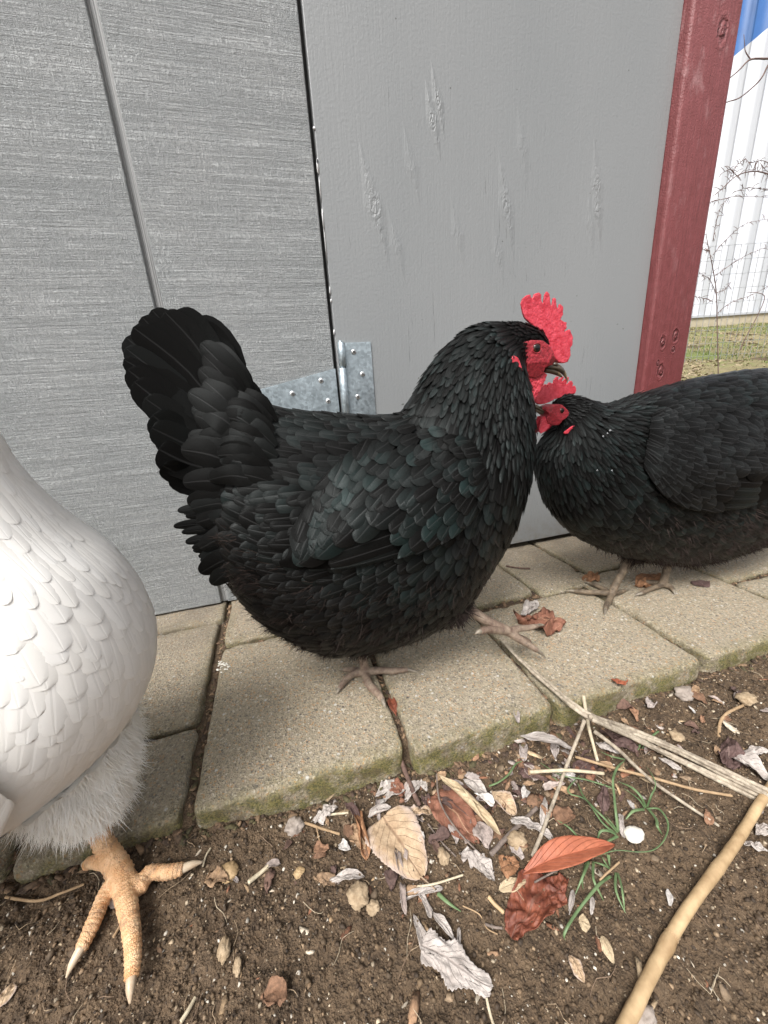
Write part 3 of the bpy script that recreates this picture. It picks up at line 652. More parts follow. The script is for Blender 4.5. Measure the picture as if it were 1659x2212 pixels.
# ------------------------------------------------------------------ hens
def solve_ring(top, bot, a, Yp, px=True):
    """ring in the plane y=Yp whose silhouette from the viewpoint passes through top and bot"""
    T = at(*top, Yp) if px else np.array([top[0], Yp, top[1]]); B = at(*bot, Yp) if px else np.array([bot[0], Yp, bot[1]])
    ax = nrm(T-B); L = np.linalg.norm(T-B); cam0 = np.array([0, 0, H_CAM])
    s = []
    for P in (T, B):
        r = P-cam0; s.append((r @ ax)/r[1])
    b = L/2; c = 0
    for _ in range(60):
        fT = math.hypot(b, s[0]*a); fB = math.hypot(b, s[1]*a)
        c = ((L/2-fT)+(-L/2+fB))/2
        k = L/(fT+fB); b = max(b*k, .3*L/2)
    return (T+B)/2+ax*c, ax, b
def loft(rings, Yp, n=72, m=48, px=True, inset=.003):
    """rings: (top, bottom, half width[, y shift])"""
    rows = []
    for r in rings:
        c, ax, b = solve_ring(r[0], r[1], r[2], Yp, px); y = r[3] if len(r) > 3 else 0
        rows.append([c[0], c[1]+y, c[2], ax[0], ax[2], max(b-inset, .004), max(r[2]-inset*.5, .004)])
    Q, u = catmull(rows, n); th = np.arange(m)/m*2*np.pi
    c = Q[:, None, :3]; ax = np.stack([Q[:, 3], 0*Q[:, 3], Q[:, 4]], -1); ax = nrm(ax)[:, None]
    cs, sn = np.cos(th)[None, :, None], np.sin(th)[None, :, None]
    egg = 1-.10*cs
    V = c+ax*cs*Q[:, 5][:, None, None]+np.array([0, -1., 0])[None, None]*sn*egg*Q[:, 6][:, None, None]
    D = np.zeros_like(V); D[1:-1] = V[:-2]-V[2:]; D[0] = V[0]-V[1]; D[-1] = V[-2]-V[-1]
    D = nrm(D)
    V = V.reshape(-1, 3); D = D.reshape(-1, 3); F = grid_faces(n, m, True)
    k = len(V); V = np.vstack([V, Q[0, :3], Q[-1, :3]]); D = np.vstack([D, D[0], D[-m]])
    tri = [[k, (j+1) % m, j, j] for j in range(m)]+[[k+1, (n-1)*m+j, (n-1)*m+(j+1) % m, (n-1)*m+j] for j in range(m)]
    S = np.repeat(u, m); PH = np.tile(th, n)
    return V, F.tolist()+[t[:3] for t in tri], D, np.concatenate([S, [0, len(rings)-1]]), np.concatenate([PH, [0, 0]])

TPL_T = np.array([0, .2, .42, .6, .74, .85, .93, .98, 1.0]); TPL_S = np.array([-1, -.7, -.35, 0, .35, .7, 1.])
def feathers(P, D, Nn, L, W, lift, camber, curl, base_off, bvh=None, shrink=1., tipy=.55, rnd=None, sheen=0, seed=0, blunt=1.0):
    """vectorised feathers; returns V,F,UV,COL"""
    rs = np.random.RandomState(seed); N = len(P)
    bc = lambda v: np.broadcast_to(np.asarray(v, float), (N,))
    L, W, lift, camber, curl, base_off, sheen, tipy = map(bc, (L, W, lift, camber, curl, base_off, sheen, tipy))
    D = nrm(D-Nn*np.sum(D*Nn, -1, keepdims=True)); B = np.cross(Nn, D)
    t = TPL_T[None, :, None]; s = TPL_S[None, None, :]
    ty = tipy[:, None, None]
    q = np.clip((t-ty)/(1-ty), 0, 1); wprof = np.where(t < .3, .45+.55*(t/.3)**.8, 1.)*np.maximum(1-q**2.2, 0)**.5
    wprof = wprof*np.where(t >= 1, 0.0, 1)+.02
    al = t*L[:, None, None]-(s*s)*W[:, None, None]*.35*np.clip(1-q, 0, 1)*0
    side = s*W[:, None, None]*wprof
    up_ = lift[:, None, None]*t-camber[:, None, None]*W[:, None, None]*s*s*wprof+curl[:, None, None]*L[:, None, None]*t*t
    if rnd is None: rnd = rs.rand(N)
    V = P[:, None, None]+D[:, None, None]*al[..., None]+B[:, None, None]*side[..., None]
    nt_, ns = len(TPL_T), len(TPL_S)
    if bvh is not None and shrink > 0:
        flat = V.reshape(-1, 3); q_ = np.empty_like(flat); n_ = np.empty_like(flat)
        for i, v in enumerate(flat):
            a, b, _, _ = bvh.find_nearest(Vector(v)); q_[i] = a; n_[i] = b
        q_ = q_.reshape(V.shape); n_ = n_.reshape(V.shape)
        nf = nrm(n_*shrink+Nn[:, None, None]*(1-shrink))
        V = V*(1-shrink)+q_*shrink+nf*(up_+base_off[:, None, None])[..., None]
    else:
        V = V+Nn[:, None, None]*(up_+base_off[:, None, None])[..., None]
    V = V.reshape(-1, 3); f = grid_faces(nt_, ns)
    F = (f[None]+np.arange(N)[:, None, None]*nt_*ns).reshape(-1, 4)
    U = np.broadcast_to(np.stack(np.broadcast_arrays(s[0]*.5+.5, t[0]), -1), (N, nt_, ns, 2)).reshape(-1, 2)
    C = np.stack(np.broadcast_arrays(rnd[:, None, None], sheen[:, None, None], t+0*s), -1).reshape(-1, 3)
    return V, F, U, C
def sample_surface(V, F, D, S, PH, radius_fn, seed, keep=None, dens=6.0):
    """Poisson-like points over a surface; radius_fn(s,phi,p)->spacing"""
    rs = np.random.RandomState(seed); T = []
    for f in F:
        T.append([f[0], f[1], f[2]]); 
        if len(f) == 4: T.append([f[0], f[2], f[3]])
    T = np.array(T); a, b, c = V[T[:, 0]], V[T[:, 1]], V[T[:, 2]]
    cr = np.cross(b-a, c-a); ar = np.linalg.norm(cr, axis=1)/2; nn = nrm(cr)
    rmin = .0022; n = int(min(60000, ar.sum()/(rmin**2)*1.2)); i = rs.choice(len(T), n, p=ar/ar.sum())
    u, v = rs.rand(n), rs.rand(n); m = u+v > 1; u[m] = 1-u[m]; v[m] = 1-v[m]; w0 = (1-u-v)[:, None]; u = u[:, None]; v = v[:, None]
    def I(A): return w0*A[T[i, 0]]+u*A[T[i, 1]]+v*A[T[i, 2]]
    P = I(V); Dr = nrm(I(D)); s = I(S[:, None])[:, 0]; ph = PH[T[i, 0]]; N_ = nn[i]
    R = radius_fn(s, ph, P); ok = R > 0; P, Dr, s, ph, N_, R = P[ok], Dr[ok], s[ok], ph[ok], N_[ok], R[ok]
    # greedy dart throwing with hash grid
    cell = .004; grid = {}; sel = []
    keyf = np.floor(P/cell).astype(int)
    for j in range(len(P)):
        k = tuple(keyf[j]); r = R[j]; q = int(r/cell)+1; good = True
        for x in range(k[0]-q, k[0]+q+1):
            for y in range(k[1]-q, k[1]+q+1):
                for z in range(k[2]-q, k[2]+q+1):
                    for o in grid.get((x, y, z), ()):
                        d = P[o]-P[j]
                        if d[0]*d[0]+d[1]*d[1]+d[2]*d[2] < r*r: good = False; break
                    if not good: break
                if not good: break
            if not good: break
        if good: grid.setdefault(k, []).append(j); sel.append(j)
    sel = np.array(sel); return P[sel], Dr[sel], N_[sel], s[sel], ph[sel]
def strands(P, D, Nn, L, W, spread, col, seed, out=.4, droop=.3):
    rs = np.random.RandomState(seed); N = len(P); L = L*rs.uniform(.6, 1.25, N)
    d = nrm(D+Nn*out*rs.uniform(.3, 1.5, (N, 1))+rs.normal(0, spread, (N, 3))); side = nrm(np.cross(d, Nn)+rs.normal(0, .08, (N, 3)))
    rows = []
    bend = rs.normal(0, .25, (N, 3)); bend[:, 2] -= droop
    for t, wd in ((0, .8), (.35, 1.), (.7, .7), (1, .12)):
        c = P+d*(L*t)[:, None]+bend*(L*t*t)[:, None]
        rows.append(np.stack([c-side*W*wd, c+side*W*wd], 1))
    V = np.stack(rows, 1).reshape(-1, 3); f = grid_faces(4, 2); F = (f[None]+np.arange(N)[:, None, None]*8).reshape(-1, 4)
    U = np.tile(np.array([[0, 0], [1, 0], [0, .3], [1, .3], [0, .7], [1, .7], [0, 1], [1, 1.]]), (N, 1))
    C = np.repeat(np.stack([rs.rand(N), np.full(N, col), rs.rand(N)], -1), 8, 0)
    return V, F, U, C

# head pieces: outlines in photo pixels relative to the eye of the standing black hen
Y1 = .395
E1 = at(1160, 752, Y1); KU = np.linalg.norm(at(1190, 752, Y1)-at(1130, 752, Y1))/60
def cl(x, z, ref=0.0):
    p = at(1160+x, 752-z, Y1+ref*KU); return ((p[0]-E1[0])/KU, (p[2]-E1[2])/KU)
def c2(p, ref): return cl(822.9+.3307*p[0]-1160.0, -(603.5+.3307*p[1]-752.0), ref)
HEAD = dict(
    comb=[(925, 225), (912, 160), (925, 125), (952, 103), (972, 100), (985, 132), (1000, 96), (1030, 86), (1044, 100), (1044, 140), (1058, 168), (1066, 104), (1080, 78), (1098, 96), (1104, 160), (1112, 188), (1124, 120), (1140, 128), (1144, 180), (1154, 196), (1164, 160), (1188, 180), (1184, 232), (1166, 262), (1186, 278), (1206, 282), (1204, 322), (1178, 352), (1225, 328), (1243, 380), (1238, 430), (1224, 450), (1226, 500), (1208, 540), (1185, 548), (1150, 545), (1110, 500), (1078, 440), (1055, 380), (1020, 330), (975, 290), (940, 258)],
    face=[(928, 412), (985, 395), (1060, 398), (1105, 430), (1135, 480), (1160, 520), (1150, 556), (1105, 565), (1082, 580), (1082, 615), (1040, 645), (980, 635), (935, 590), (945, 530), (925, 470)],
    lobe=[(845, 520), (862, 498), (885, 508), (903, 535), (915, 580), (926, 620), (930, 652), (915, 660), (896, 640), (872, 600), (850, 560)],
    wattle=[(945, 635), (1000, 610), (1060, 605), (1082, 622), (1070, 660), (1050, 700), (1030, 745), (1005, 775), (982, 778), (965, 740), (955, 690)],
)
def head_part(name, key, y0, y1, yc, vox, sm, mat, par, xf, thick=None, rough=.4, seed=1, ref=0):
    poly = [c2(p, ref) for p in HEAD[key]]
    V, F = prism(poly[::-1], y0, y1); V[:, 1] += 0
    V, F = remesh(V, F, vox, sm)
    if thick: V[:, 1] *= thick(V[:, 0], V[:, 2])
    V[:, 1] += yc+rough*(fbm(V[:, 0]*.35+seed, V[:, 2]*.35, 3, seed))*np.sign(V[:, 1]+1e-6)*2
    V[:, 0] += rough*fbm(V[:, 2]*.3, V[:, 0]*.3+9, 2, seed+4); 
    return link(name, mesh(name, xf(V), F), mat, par)
def build_head(par, xf, ly=50):
    """xf maps local head pixels (x forward, y sideways, z up; eye at origin) to world"""
    ytop = lambda x, z: np.clip(1.15-(z-5)/75., .35, 1.2)
    head_part('comb', 'comb', -5.0, 5.0, 0, .85, 2, MAT['comb'], par, xf, ytop, .3, 3)
    hw = 26
    def fthick(x, z): return np.clip(1.12-np.clip(x-8, 0, 60)/55.-np.clip(-z-18, 0, 60)/70., .25, 1)
    head_part('face', 'face', -hw, hw, 0, 1.5, 6, MAT['face'], par, xf, fthick, .3, 7, -hw)
    for sgn in (-1, 1):
        head_part('ear_lobe', 'lobe', -3, 3, sgn*ly, .9, 3, MAT['comb'], par, xf, None, .35, 11, -ly)
        head_part('wattle', 'wattle', -2.6, 2.6, sgn*11, .9, 3, MAT['comb'], par, xf, None, .9, 13, -11)
        ey = hw*.95; ec = cl(0, 0, -hw)
        V = []; n = 20
        th = np.linspace(0, 2*np.pi, n, endpoint=False); R = 8.8
        for ps in (0, .2, .42, .60, .70, .85, 1.05, 1.3, 1.57): V += [(R*math.sin(ps)*math.cos(t), sgn*(R*.62*math.cos(ps)), R*math.sin(ps)*math.sin(t)) for t in th]
        V = np.array(V)+[ec[0], sgn*(ey-1.5), ec[1]]; F = grid_faces(9, n, True); mi = np.repeat([1, 1, 1, 0, 0, 0, 0, 0], n)
        if sgn > 0: F = F[:, ::-1]
        me = mesh('eye', xf(V), F, mi=mi); eo = link('eye', me, [MAT['iris'], MAT['pupil']], par)
        # eyelid rings
        a = Acc()
        for rr, tt, oy in ((9.0, .9, 2.6), (10.8, 1.0, 1.6)):
            ring = np.stack([ec[0]+np.cos(th)*rr*1.05, np.full(n, sgn*(ey+oy-1.2)), ec[1]+np.sin(th)*rr*.92], -1); ring = np.vstack([ring, ring[:1], ring[1:2]])
            V, F, U = tube(ring, [tt]*len(ring), 7, 60, cap=False); a.add(xf(V), F, U)
        link('eyelid', a.mesh('eyelid'), MAT['face'], par)
    # beak: upper and lower halves, tip hooked
    def beak(name, rows, mat):
        n = 16; th = np.linspace(0, 2*np.pi, n, endpoint=False); rows = [(*cl(r[0], r[1]), *r[2:]) for r in rows]; Q, _ = catmull(rows, 22)
        V = [(q[0], math.sin(t)*q[3]*(1 if math.cos(t) < .2 else .85), q[1]+math.cos(t)*(q[2] if math.cos(t) > 0 else q[4])) for q in Q for t in th]
        k = len(V); V += [tuple([Q[0, 0], 0, Q[0, 1]]), tuple([Q[-1, 0]+.3, 0, Q[-1, 1]-.6])]
        F = grid_faces(22, n, True).tolist()+[[k, (j+1) % n, j] for j in range(n)]+[[k+1, 21*n+j, 21*n+(j+1) % n] for j in range(n)]
        mi = [0]*(13*n)+[1]*(8*n)+[0]*n+[1]*n
        return link(name, mesh(name, xf(np.array(V)), F, mi=mi), mat, par)
    beak('upper_beak', [(16, -42, 7, 11, 3), (26, -42, 8, 10, 3.5), (38, -43, 8.5, 8.5, 4), (50, -47, 8, 6.5, 4.5), (59, -55, 6.5, 4.5, 4.5), (64, -66, 3.5, 2.2, 3), (65.5, -74, .8, .6, .8)], [MAT['beak'], MAT['beakt']])
    beak('lower_beak', [(14, -47, 4, 9, 5), (24, -48, 4, 8.5, 5.5), (36, -51, 4, 7, 5), (47, -56, 3, 5, 4), (54, -62, 1, 2, 1.5)], [MAT['beak'], MAT['beakt']])
    for sgn in (-1, 1):
        V, F, U = tube([(cl(34+d, -36, -6)[0], sgn*(6+.3*d), cl(34, -36, -6)[1]+o) for d, o in ((0, 0), (4, 1), (9, -1))], [2.2, 3.4, 1.8], 8, 8); link('nostril', mesh('nostril', xf(V), F, U), MAT['beak'], par)

def leg_geo(shank, toes, hall, vox=.0009, scute=.0004, period=.0032):
    """shank: [(p,r)..] world; toes: lists; returns remeshed V,F plus claws"""
    a = Acc(); claws = []
    for k, ln in enumerate([shank]+toes+([hall] if hall else [])):
        pts = [q[0] for q in ln]; rad = [q[1] for q in ln]
        if k == 0:
            V, F, U = tube(pts, rad, 16, 90, scute=scute, period=period*1.15); a.add(V, F)
        else:
            pts2, rad2 = pts[:-1], rad[:-1]
            L = sum(np.linalg.norm(np.array(pts2[i+1])-pts2[i]) for i in range(len(pts2)-1))
            # knuckle pads
            V, F, U = tube(pts2, rad2, 14, max(30, int(L/.0006)), scute=scute*.9, period=period*.8); a.add(V, F)
            claws.append(([pts2[-1]*1.0-.15*(np.array(pts[-1])-pts2[-1]), (np.array(pts2[-1])+pts[-1])/2+[0, 0, rad2[-1]*.25], pts[-1]], [rad2[-1]*.80, rad2[-1]*.62, rad2[-1]*.16]))
    V, F = remesh(np.concatenate(a.V), a.F, vox, 1 if vox > .0008 else 0)
    return V, F, claws

def make_hen(label, name, Yp, rings, px, side, kind, regions, legs, tail, wing, headx, thighs, seed, fl_len=.012):
    """side=-1: near flank is y<Yp."""
    dark = kind != 'white'; e = empty(name, (float(regions['root'][0]), Yp, 0), label, 'hen')
    V, F, D, S, PH = loft(rings, Yp, px=px)
    bodyV, bodyF = [V], [list(f) for f in F]; off = len(V); Sx, Px, Dx = [S], [PH], [D]
    for th in thighs:
        tv, tf, tu = tube([t[0] for t in th], [t[1] for t in th], 20, 24)
        d = np.repeat(nrm(np.gradient(np.array([t[0] for t in th], float), axis=0)).mean(0)[None], len(tv), 0)
        bodyV.append(tv); bodyF += [[i+off for i in f] for f in tf]; off += len(tv); Sx.append(np.full(len(tv), -5.)); Px.append(np.zeros(len(tv))); Dx.append(nrm(d))
    BV = np.concatenate(bodyV); S = np.concatenate(Sx); PH = np.concatenate(Px); D = np.concatenate(Dx)
    bvh = BVHTree.FromPolygons([Vector(v) for v in BV], bodyF)
    # outward normals check
    c0 = BV.mean(0)
    # legs joined to the body mesh
    allV = [BV]; allF = list(bodyF); mi = [0]*len(bodyF); k = len(BV); claws = []
    for lg in legs:
        v, f, cl = leg_geo(*lg); allV.append(v); allF += [[i+k for i in q] for q in f]; mi += [1]*len(f); k += len(v); claws += cl
    link('body', mesh('body', np.concatenate(allV), allF, mi=mi), [MAT['skinb' if dark else 'skinw'], regions['legmat']], e)
    for c in claws:
        v, f, u = tube(c[0], c[1], 9, 10); link('claw', mesh('claw', v, f, u), regions['clawmat'], e)
    # plumage
    fm = MAT['black'] if dark else MAT['white']
    P, Dr, Nn, s, ph = sample_surface(BV, bodyF, D, S, PH, regions['radius'], seed)
    # make normals point outward
    Nn = np.array([list(bvh.find_nearest(Vector(p))[1]) for p in P])
    chk = [bvh.ray_cast(Vector(p+n*.0005), Vector(n))[0] for p, n in zip(P[:40], Nn[:40])]
    if sum(x is not None for x in chk) > 20: Nn = -Nn
    flip = sum(x is not None for x in chk) > 20
    if flip:
        class B2:
            def find_nearest(self_, v):
                r = bvh.find_nearest(v); return (r[0], -r[1], r[2], r[3])
        bq = B2()
    else: bq = bvh
    if headx:   # bare skin of the face carries no feathers
        o0, ox, oz = headx(np.zeros((1, 3)))[0], headx(np.array([[1., 0, 0]]))[0], headx(np.array([[0, 0, 1.]]))[0]
        ex, ez = ox-o0, oz-o0; sc_ = ex @ ex; d_ = P-o0; lx = d_ @ ex/sc_; lz = d_ @ ez/sc_; ly = np.abs(P[:, 1]-Yp)/math.sqrt(sc_)
        ko = ~((lx > -24) & (lx < 60) & (lz > -62) & (lz < 13-.25*np.clip(lx, 0, 50)) & (ly > 6)); P, Dr, Nn, s, ph = P[ko], Dr[ko], Nn[ko], s[ko], ph[ko]
    reg = regions['of'](s, ph, P)
    rs = np.random.RandomState(seed+1)
    Dr = nrm(Dr+rs.normal(0, .07, Dr.shape)+regions['tilt'](s, ph, P))
    for rn, prm in regions['types'].items():
        m = reg == rn
        if not m.any(): continue
        n = m.sum(); jit = rs.uniform(.85, 1.2, n)
        v, f, u, c = feathers(P[m], Dr[m], Nn[m], prm['L']*jit, prm['W']*rs.uniform(.85, 1.15, n), prm['lift']*rs.uniform(.6, 1.5, n), prm.get('camber', .18), prm.get('curl', 0), rs.uniform(.0002 if dark else .0001, .0012 if dark else .00015, n), bq, prm.get('shrink', .92), prm.get('tipy', .5), None, prm['sheen']*rs.uniform(.2, 1.2, n), seed+2)
        tag(link(rn, mesh(rn, v, f, u, c), fm, e), kind='stuff')
    # downy fluff
    rr = np.random.RandomState(seed+5); T = []
    for q in bodyF:
        T.append(q[:3]); 
        if len(q) == 4: T.append([q[0], q[2], q[3]])
    T = np.array(T); a, b, c = BV[T[:, 0]], BV[T[:, 1]], BV[T[:, 2]]; ar = np.linalg.norm(np.cross(b-a, c-a), axis=1)
    N = 70000 if dark else 190000; i = rr.choice(len(T), N, p=ar/ar.sum()); u, v = rr.rand(N, 1), rr.rand(N, 1); mm = (u+v) > 1; u = np.where(mm, 1-u, u); v = np.where(mm, 1-v, v)
    Pf = a[i]*(1-u-v)+b[i]*u+c[i]*v; sf = S[T[i, 0]]; pf_ = PH[T[i, 0]]; m = rr.rand(N) < regions['fluff'](sf, pf_, Pf)
    Pf, Df = Pf[m], D[T[i, 0]][m]; Nf = np.array([list(bq.find_nearest(Vector(p))[1]) for p in Pf])
    # clumps: neighbours share direction
    cl = np.stack([fbm(Pf[:, 0]*90, Pf[:, 2]*90, 2, 3), fbm(Pf[:, 0]*90, Pf[:, 2]*90, 2, 8)*.7, fbm(Pf[:, 0]*90, Pf[:, 2]*90, 2, 14)], -1)*.9
    v, f, u, c = strands(Pf, nrm(Df+cl+[0, 0, -.25]), Nf, fl_len, .0005 if dark else .00024, .2, 0, seed+6, .16 if dark else .3, .2)
    tag(link('down', mesh('down', v, f, u, c), MAT['fluffb' if dark else 'fluffw'], e), kind='stuff')
    # tail feathers: individual, arranged as two fans
    if tail: tail(e, fm)
    # wings
    if wing:
        for sg in (side, -side): make_wing(e, bq, Yp, sg, side, wing, fm, dark, seed+20, flip)
    if headx: build_head(e, headx, *regions.get('head', ()))
    return e, bq

def make_wing(e, bq, Yp, sg, near, wing, fm, dark, seed, flip):
    """wing shell raycast onto the flank, scales as sub-parts"""
    top, bot, px = wing['top'], wing['bot'], wing.get('px', True); na, nb = 26, 14
    tq, _ = catmull(np.array(top, float), na); bqv, _ = catmull(np.array(bot, float), na)
    cam0 = Vector((0, 0, H_CAM)); G = np.zeros((na, nb, 3)); GN = np.zeros((na, nb, 3))
    for i in range(na):
        for j in range(nb):
            b = j/(nb-1); p = tq[i]*(1-b)+bqv[i]*b
            if px: r = Vector(ray(*p)).normalized(); o = cam0
            else: t = np.array([p[0], Yp-.085, p[1]]); r = Vector((0, 1, 0)); o = Vector((p[0], Yp-.3, p[1]))
            hpos, hn, _, _ = BV_ray(bq, o, r)
            if hpos is None:
                t = at(*p, Yp-.07) if px else np.array([p[0], Yp-.06, p[1]]); hpos, hn, _, _ = bq.find_nearest(Vector(t))
            else: hpos, hn, _, _ = bq.find_nearest(hpos)
            G[i, j] = hpos; GN[i, j] = hn
    # smooth base
    for _ in range(2): G[1:-1, 1:-1] = (G[1:-1, 1:-1]*2+G[:-2, 1:-1]+G[2:, 1:-1]+G[1:-1, :-2]+G[1:-1, 2:])/6
    A, Bp = np.meshgrid(np.linspace(0, 1, na), np.linspace(0, 1, nb), indexing='ij')
    th = wing['thick']*(np.sin(np.pi*np.clip(A*.93+.0, 0, 1))**.9)*(np.clip(Bp*1.6, 0, 1)**1.5)*(1-.25*np.clip(Bp*3-2, 0, 1))
    G = G+nrm(GN)*th[..., None]
    if sg != near: G[..., 1] = 2*Yp-G[..., 1]
    du = np.gradient(G, axis=0); dv = np.gradient(G, axis=1); N = nrm(np.cross(du, dv)); 
    if (N[na//2, nb//2, 1] > 0) == (sg < 0): N = -N
    f = grid_faces(na, nb)
    wm = link('wing', mesh('wing', G.reshape(-1, 3), f, np.full((na*nb, 2), .3), np.full((na*nb, 3), .2)), fm, e)
    bw = BVHTree.FromPolygons([Vector(v) for v in G.reshape(-1, 3)], f.tolist())
    class W2:
        def find_nearest(s_, v):
            r = bw.find_nearest(v); n = r[1]
            if (n.y > 0) == (sg < 0): n = -n
            return (r[0], n, r[2], r[3])
    wq = W2(); rs = np.random.RandomState(seed)
    def sampleG(a, b, A_):
        x = np.clip(a, 0, 1)*(na-1); y = np.clip(b, 0, 1)*(nb-1); i = np.minimum(x.astype(int), na-2); j = np.minimum(y.astype(int), nb-2); fx = (x-i)[:, None]; fy = (y-j)[:, None]
        return A_[i, j]*(1-fx)*(1-fy)+A_[i+1, j]*fx*(1-fy)+A_[i, j+1]*(1-fx)*fy+A_[i+1, j+1]*fx*fy
    # flight feathers: long, one mesh each, from mid wing to tip
    def place(a, b, L, W, ang, name, lift, off, tipy, sheen, shrink=.9, camber=.12):
        a = np.atleast_1d(a); b = np.atleast_1d(b); P = sampleG(a, b, G); du_ = nrm(sampleG(a, b, du)); dv_ = nrm(sampleG(a, b, dv)); n_ = nrm(sampleG(a, b, N))
        ang = np.atleast_1d(ang)[:, None]; d = nrm(du_*np.cos(ang)+dv_*np.sin(ang))
        v, f, u, c = feathers(P, d, n_, L, W, lift, camber, 0, off, wq, shrink, tipy, rs.rand(len(P)), sheen, seed)
        per = len(TPL_T)*len(TPL_S); ff = grid_faces(len(TPL_T), len(TPL_S))
        for k in range(len(P)):
            o = link(name, mesh(name, v[k*per:(k+1)*per], ff, u[k*per:(k+1)*per], c[k*per:(k+1)*per]), fm, None); o.parent = wm
    nf = 11
    bb = np.linspace(.97, .12, nf); aa = np.linspace(.46, .44, nf); LL = wing['len']*np.linspace(.66, .62, nf)
    place(aa, bb, LL, wing['fw'], np.linspace(.0, .05, nf), 'flight_feather', .0012, np.linspace(.0006, .0034, nf), .72, .35*np.ones(nf), .75, .1)
    # coverts in staggered rows, front rows over rear rows
    rows = wing['rows']; A_ = []; B_ = []; L_ = []; W_ = []; an = []; of = []
    for r in range(rows):
        a = .72-(.72+.04)*r/(rows-1); nb_ = wing['percol']; 
        for j in range(nb_):
            b = (j+.5*(r % 2)+.05)/nb_; 
            if b > 1.0 or (a > .40 and b > .62): continue
            A_.append(a+rs.normal(0, .012)+.06*(1-b)); B_.append(b+rs.normal(0, .012)); sc = (.72+.45*a/.6)*(.85+.3*b)
            L_.append(wing['cl']*sc*rs.uniform(.9, 1.15)); W_.append(wing['cw']*sc*rs.uniform(.9, 1.12)); an.append(wing['ang']*(1-.5*b)+rs.normal(0, .12)); of.append(.0042+.0012*(r/rows)+rs.uniform(0, .0005))
    place(np.array(A_), np.array(B_), np.array(L_), np.array(W_), np.array(an), 'covert_feather', .0015, np.array(of), .42, rs.uniform(.1, 1.0, len(A_))*wing['sheen'], .95, .12)
def BV_ray(bq, o, r):
    b = getattr(bq, 'find_nearest', None); t = bq.ray_cast(o, r) if hasattr(bq, 'ray_cast') else _cl(bq).ray_cast(o, r)
    return t
def _cl(b2):
    return b2.find_nearest.__closure__[0].cell_contents

def strip_feather(name, pts, W, nrm_side, mat, par, rnd, sheen, camber=.15, tipy=.7):
    """one large feather along a curved path of world points"""
    Q0, u0 = catmull(np.array(pts, float), 60); Q = np.stack([np.interp([0, .12, .26, .4, .52, .64, .74, .82, .89, .945, .98, 1.], np.linspace(0, 1, 60), Q0[:, k]) for k in range(3)], -1); T = nrm(np.gradient(Q, axis=0)); N = nrm(np.asarray(nrm_side, float)); n2 = nrm(N-T*(T @ N)[:, None]); B = np.cross(n2, T)
    t = np.array([0, .12, .26, .4, .52, .64, .74, .82, .89, .945, .98, 1.]); q = np.clip((t-tipy)/(1-tipy), 0, 1); wp = np.minimum(1, .3+.7*(t/.35))*np.maximum(1-q**2.0, 0)**.5+.02
    s = np.linspace(-1, 1, 7)
    V = Q[:, None]+B[:, None]*(s[None, :, None]*W*wp[:, None, None])-n2[:, None]*(camber*W*(s[None, :, None]**2)*wp[:, None, None])
    U = np.stack(np.broadcast_arrays(s[None]*.5+.5, t[:, None]), -1).reshape(-1, 2); C = np.tile([rnd, sheen, .5], (84, 1))
    return link(name, mesh(name, V.reshape(-1, 3), grid_faces(12, 7), U, C), mat, par)

# ---- black hen in the middle, walking to the right
R1 = [((478, 985), (455, 1120), .022), ((505, 905), (478, 1205), .045), ((548, 872), (518, 1290), .062), ((622, 880), (598, 1368), .074), ((720, 888), (715, 1418), .080), ((812, 892), (840, 1400), .080),
      ((868, 885), (955, 1350), .078), ((884, 862), (1045, 1245), .070), ((902, 830), (1112, 1130), .060), ((925, 790), (1143, 1020), .050), ((955, 750), (1148, 930), .041), ((1000, 712), (1142, 872), .033),
      ((1050, 694), (1130, 832), .0235), ((1098, 690), (1132, 806), .0165), ((1135, 695), (1146, 796), .0125), ((1160, 703), (1162, 785), .0108), ((1182, 722), (1178, 770), .006)]
up_ph = lambda ph: np.cos(ph)      # +1 on the back, -1 on the belly
def radius_black(s, ph, P):
    c = up_ph(ph); r = np.where(s > 13.4, .0021, np.where(s > 12.2, .0028, np.where(s > 9, .0042, np.where(s > 7.8, .0056, .0084))))
    r = np.where((s > 5) & (s <= 8.6) & (c < .1), .0082, r)
    r = np.where(s < -1, .006, r); return r
def of_black(s, ph, P):
    c = up_ph(ph); o = np.full(len(s), 'back_feathers', dtype=object)
    o[(s <= 9) & (c < .25) & (s > 4.5)] = 'breast_feathers'; o[(s <= 4.5) & (c < -.1)] = 'belly_feathers'; o[s > 8.2] = 'neck_hackle'; o[s > 12.6] = 'crown_feathers'; o[s < -1] = 'belly_feathers'
    return o
def tilt_black(s, ph, P):
    t = np.zeros((len(s), 3)); c = up_ph(ph); t[:, 2] = np.where((s < 8) & (c < .6), -.35, -.05); return t
def fluff_black(s, ph, P):
    c = up_ph(ph); return np.where(s < -1, 1., np.clip((7.2-s)/3.5, 0, 1)*np.clip((.0-c)/.35, 0, 1))
TY_BLACK = dict(back_feathers=dict(L=.026, W=.0084, lift=.0018, sheen=.35, tipy=.45), breast_feathers=dict(L=.025, W=.0088, lift=.0024, sheen=.5, camber=.16, tipy=.45),
                belly_feathers=dict(L=.027, W=.0095, lift=.003, sheen=0, shrink=.85, tipy=.35), neck_hackle=dict(L=.021, W=.0031, lift=.0022, sheen=.55, tipy=.35, camber=.3), crown_feathers=dict(L=.0075, W=.0013, lift=.0012, sheen=.05, tipy=.3))
reg1 = dict(root=(.07,), radius=radius_black, of=of_black, tilt=tilt_black, fluff=fluff_black, types=TY_BLACK, legmat=MAT['legd'], clawmat=MAT['clawd'])
G = lambda x, y, z=0: gp(x, y, z)
def toe(pts, radii): return [(np.array(p, float), r) for p, r in zip(pts, radii)]
ft = G(788, 1452, .008)
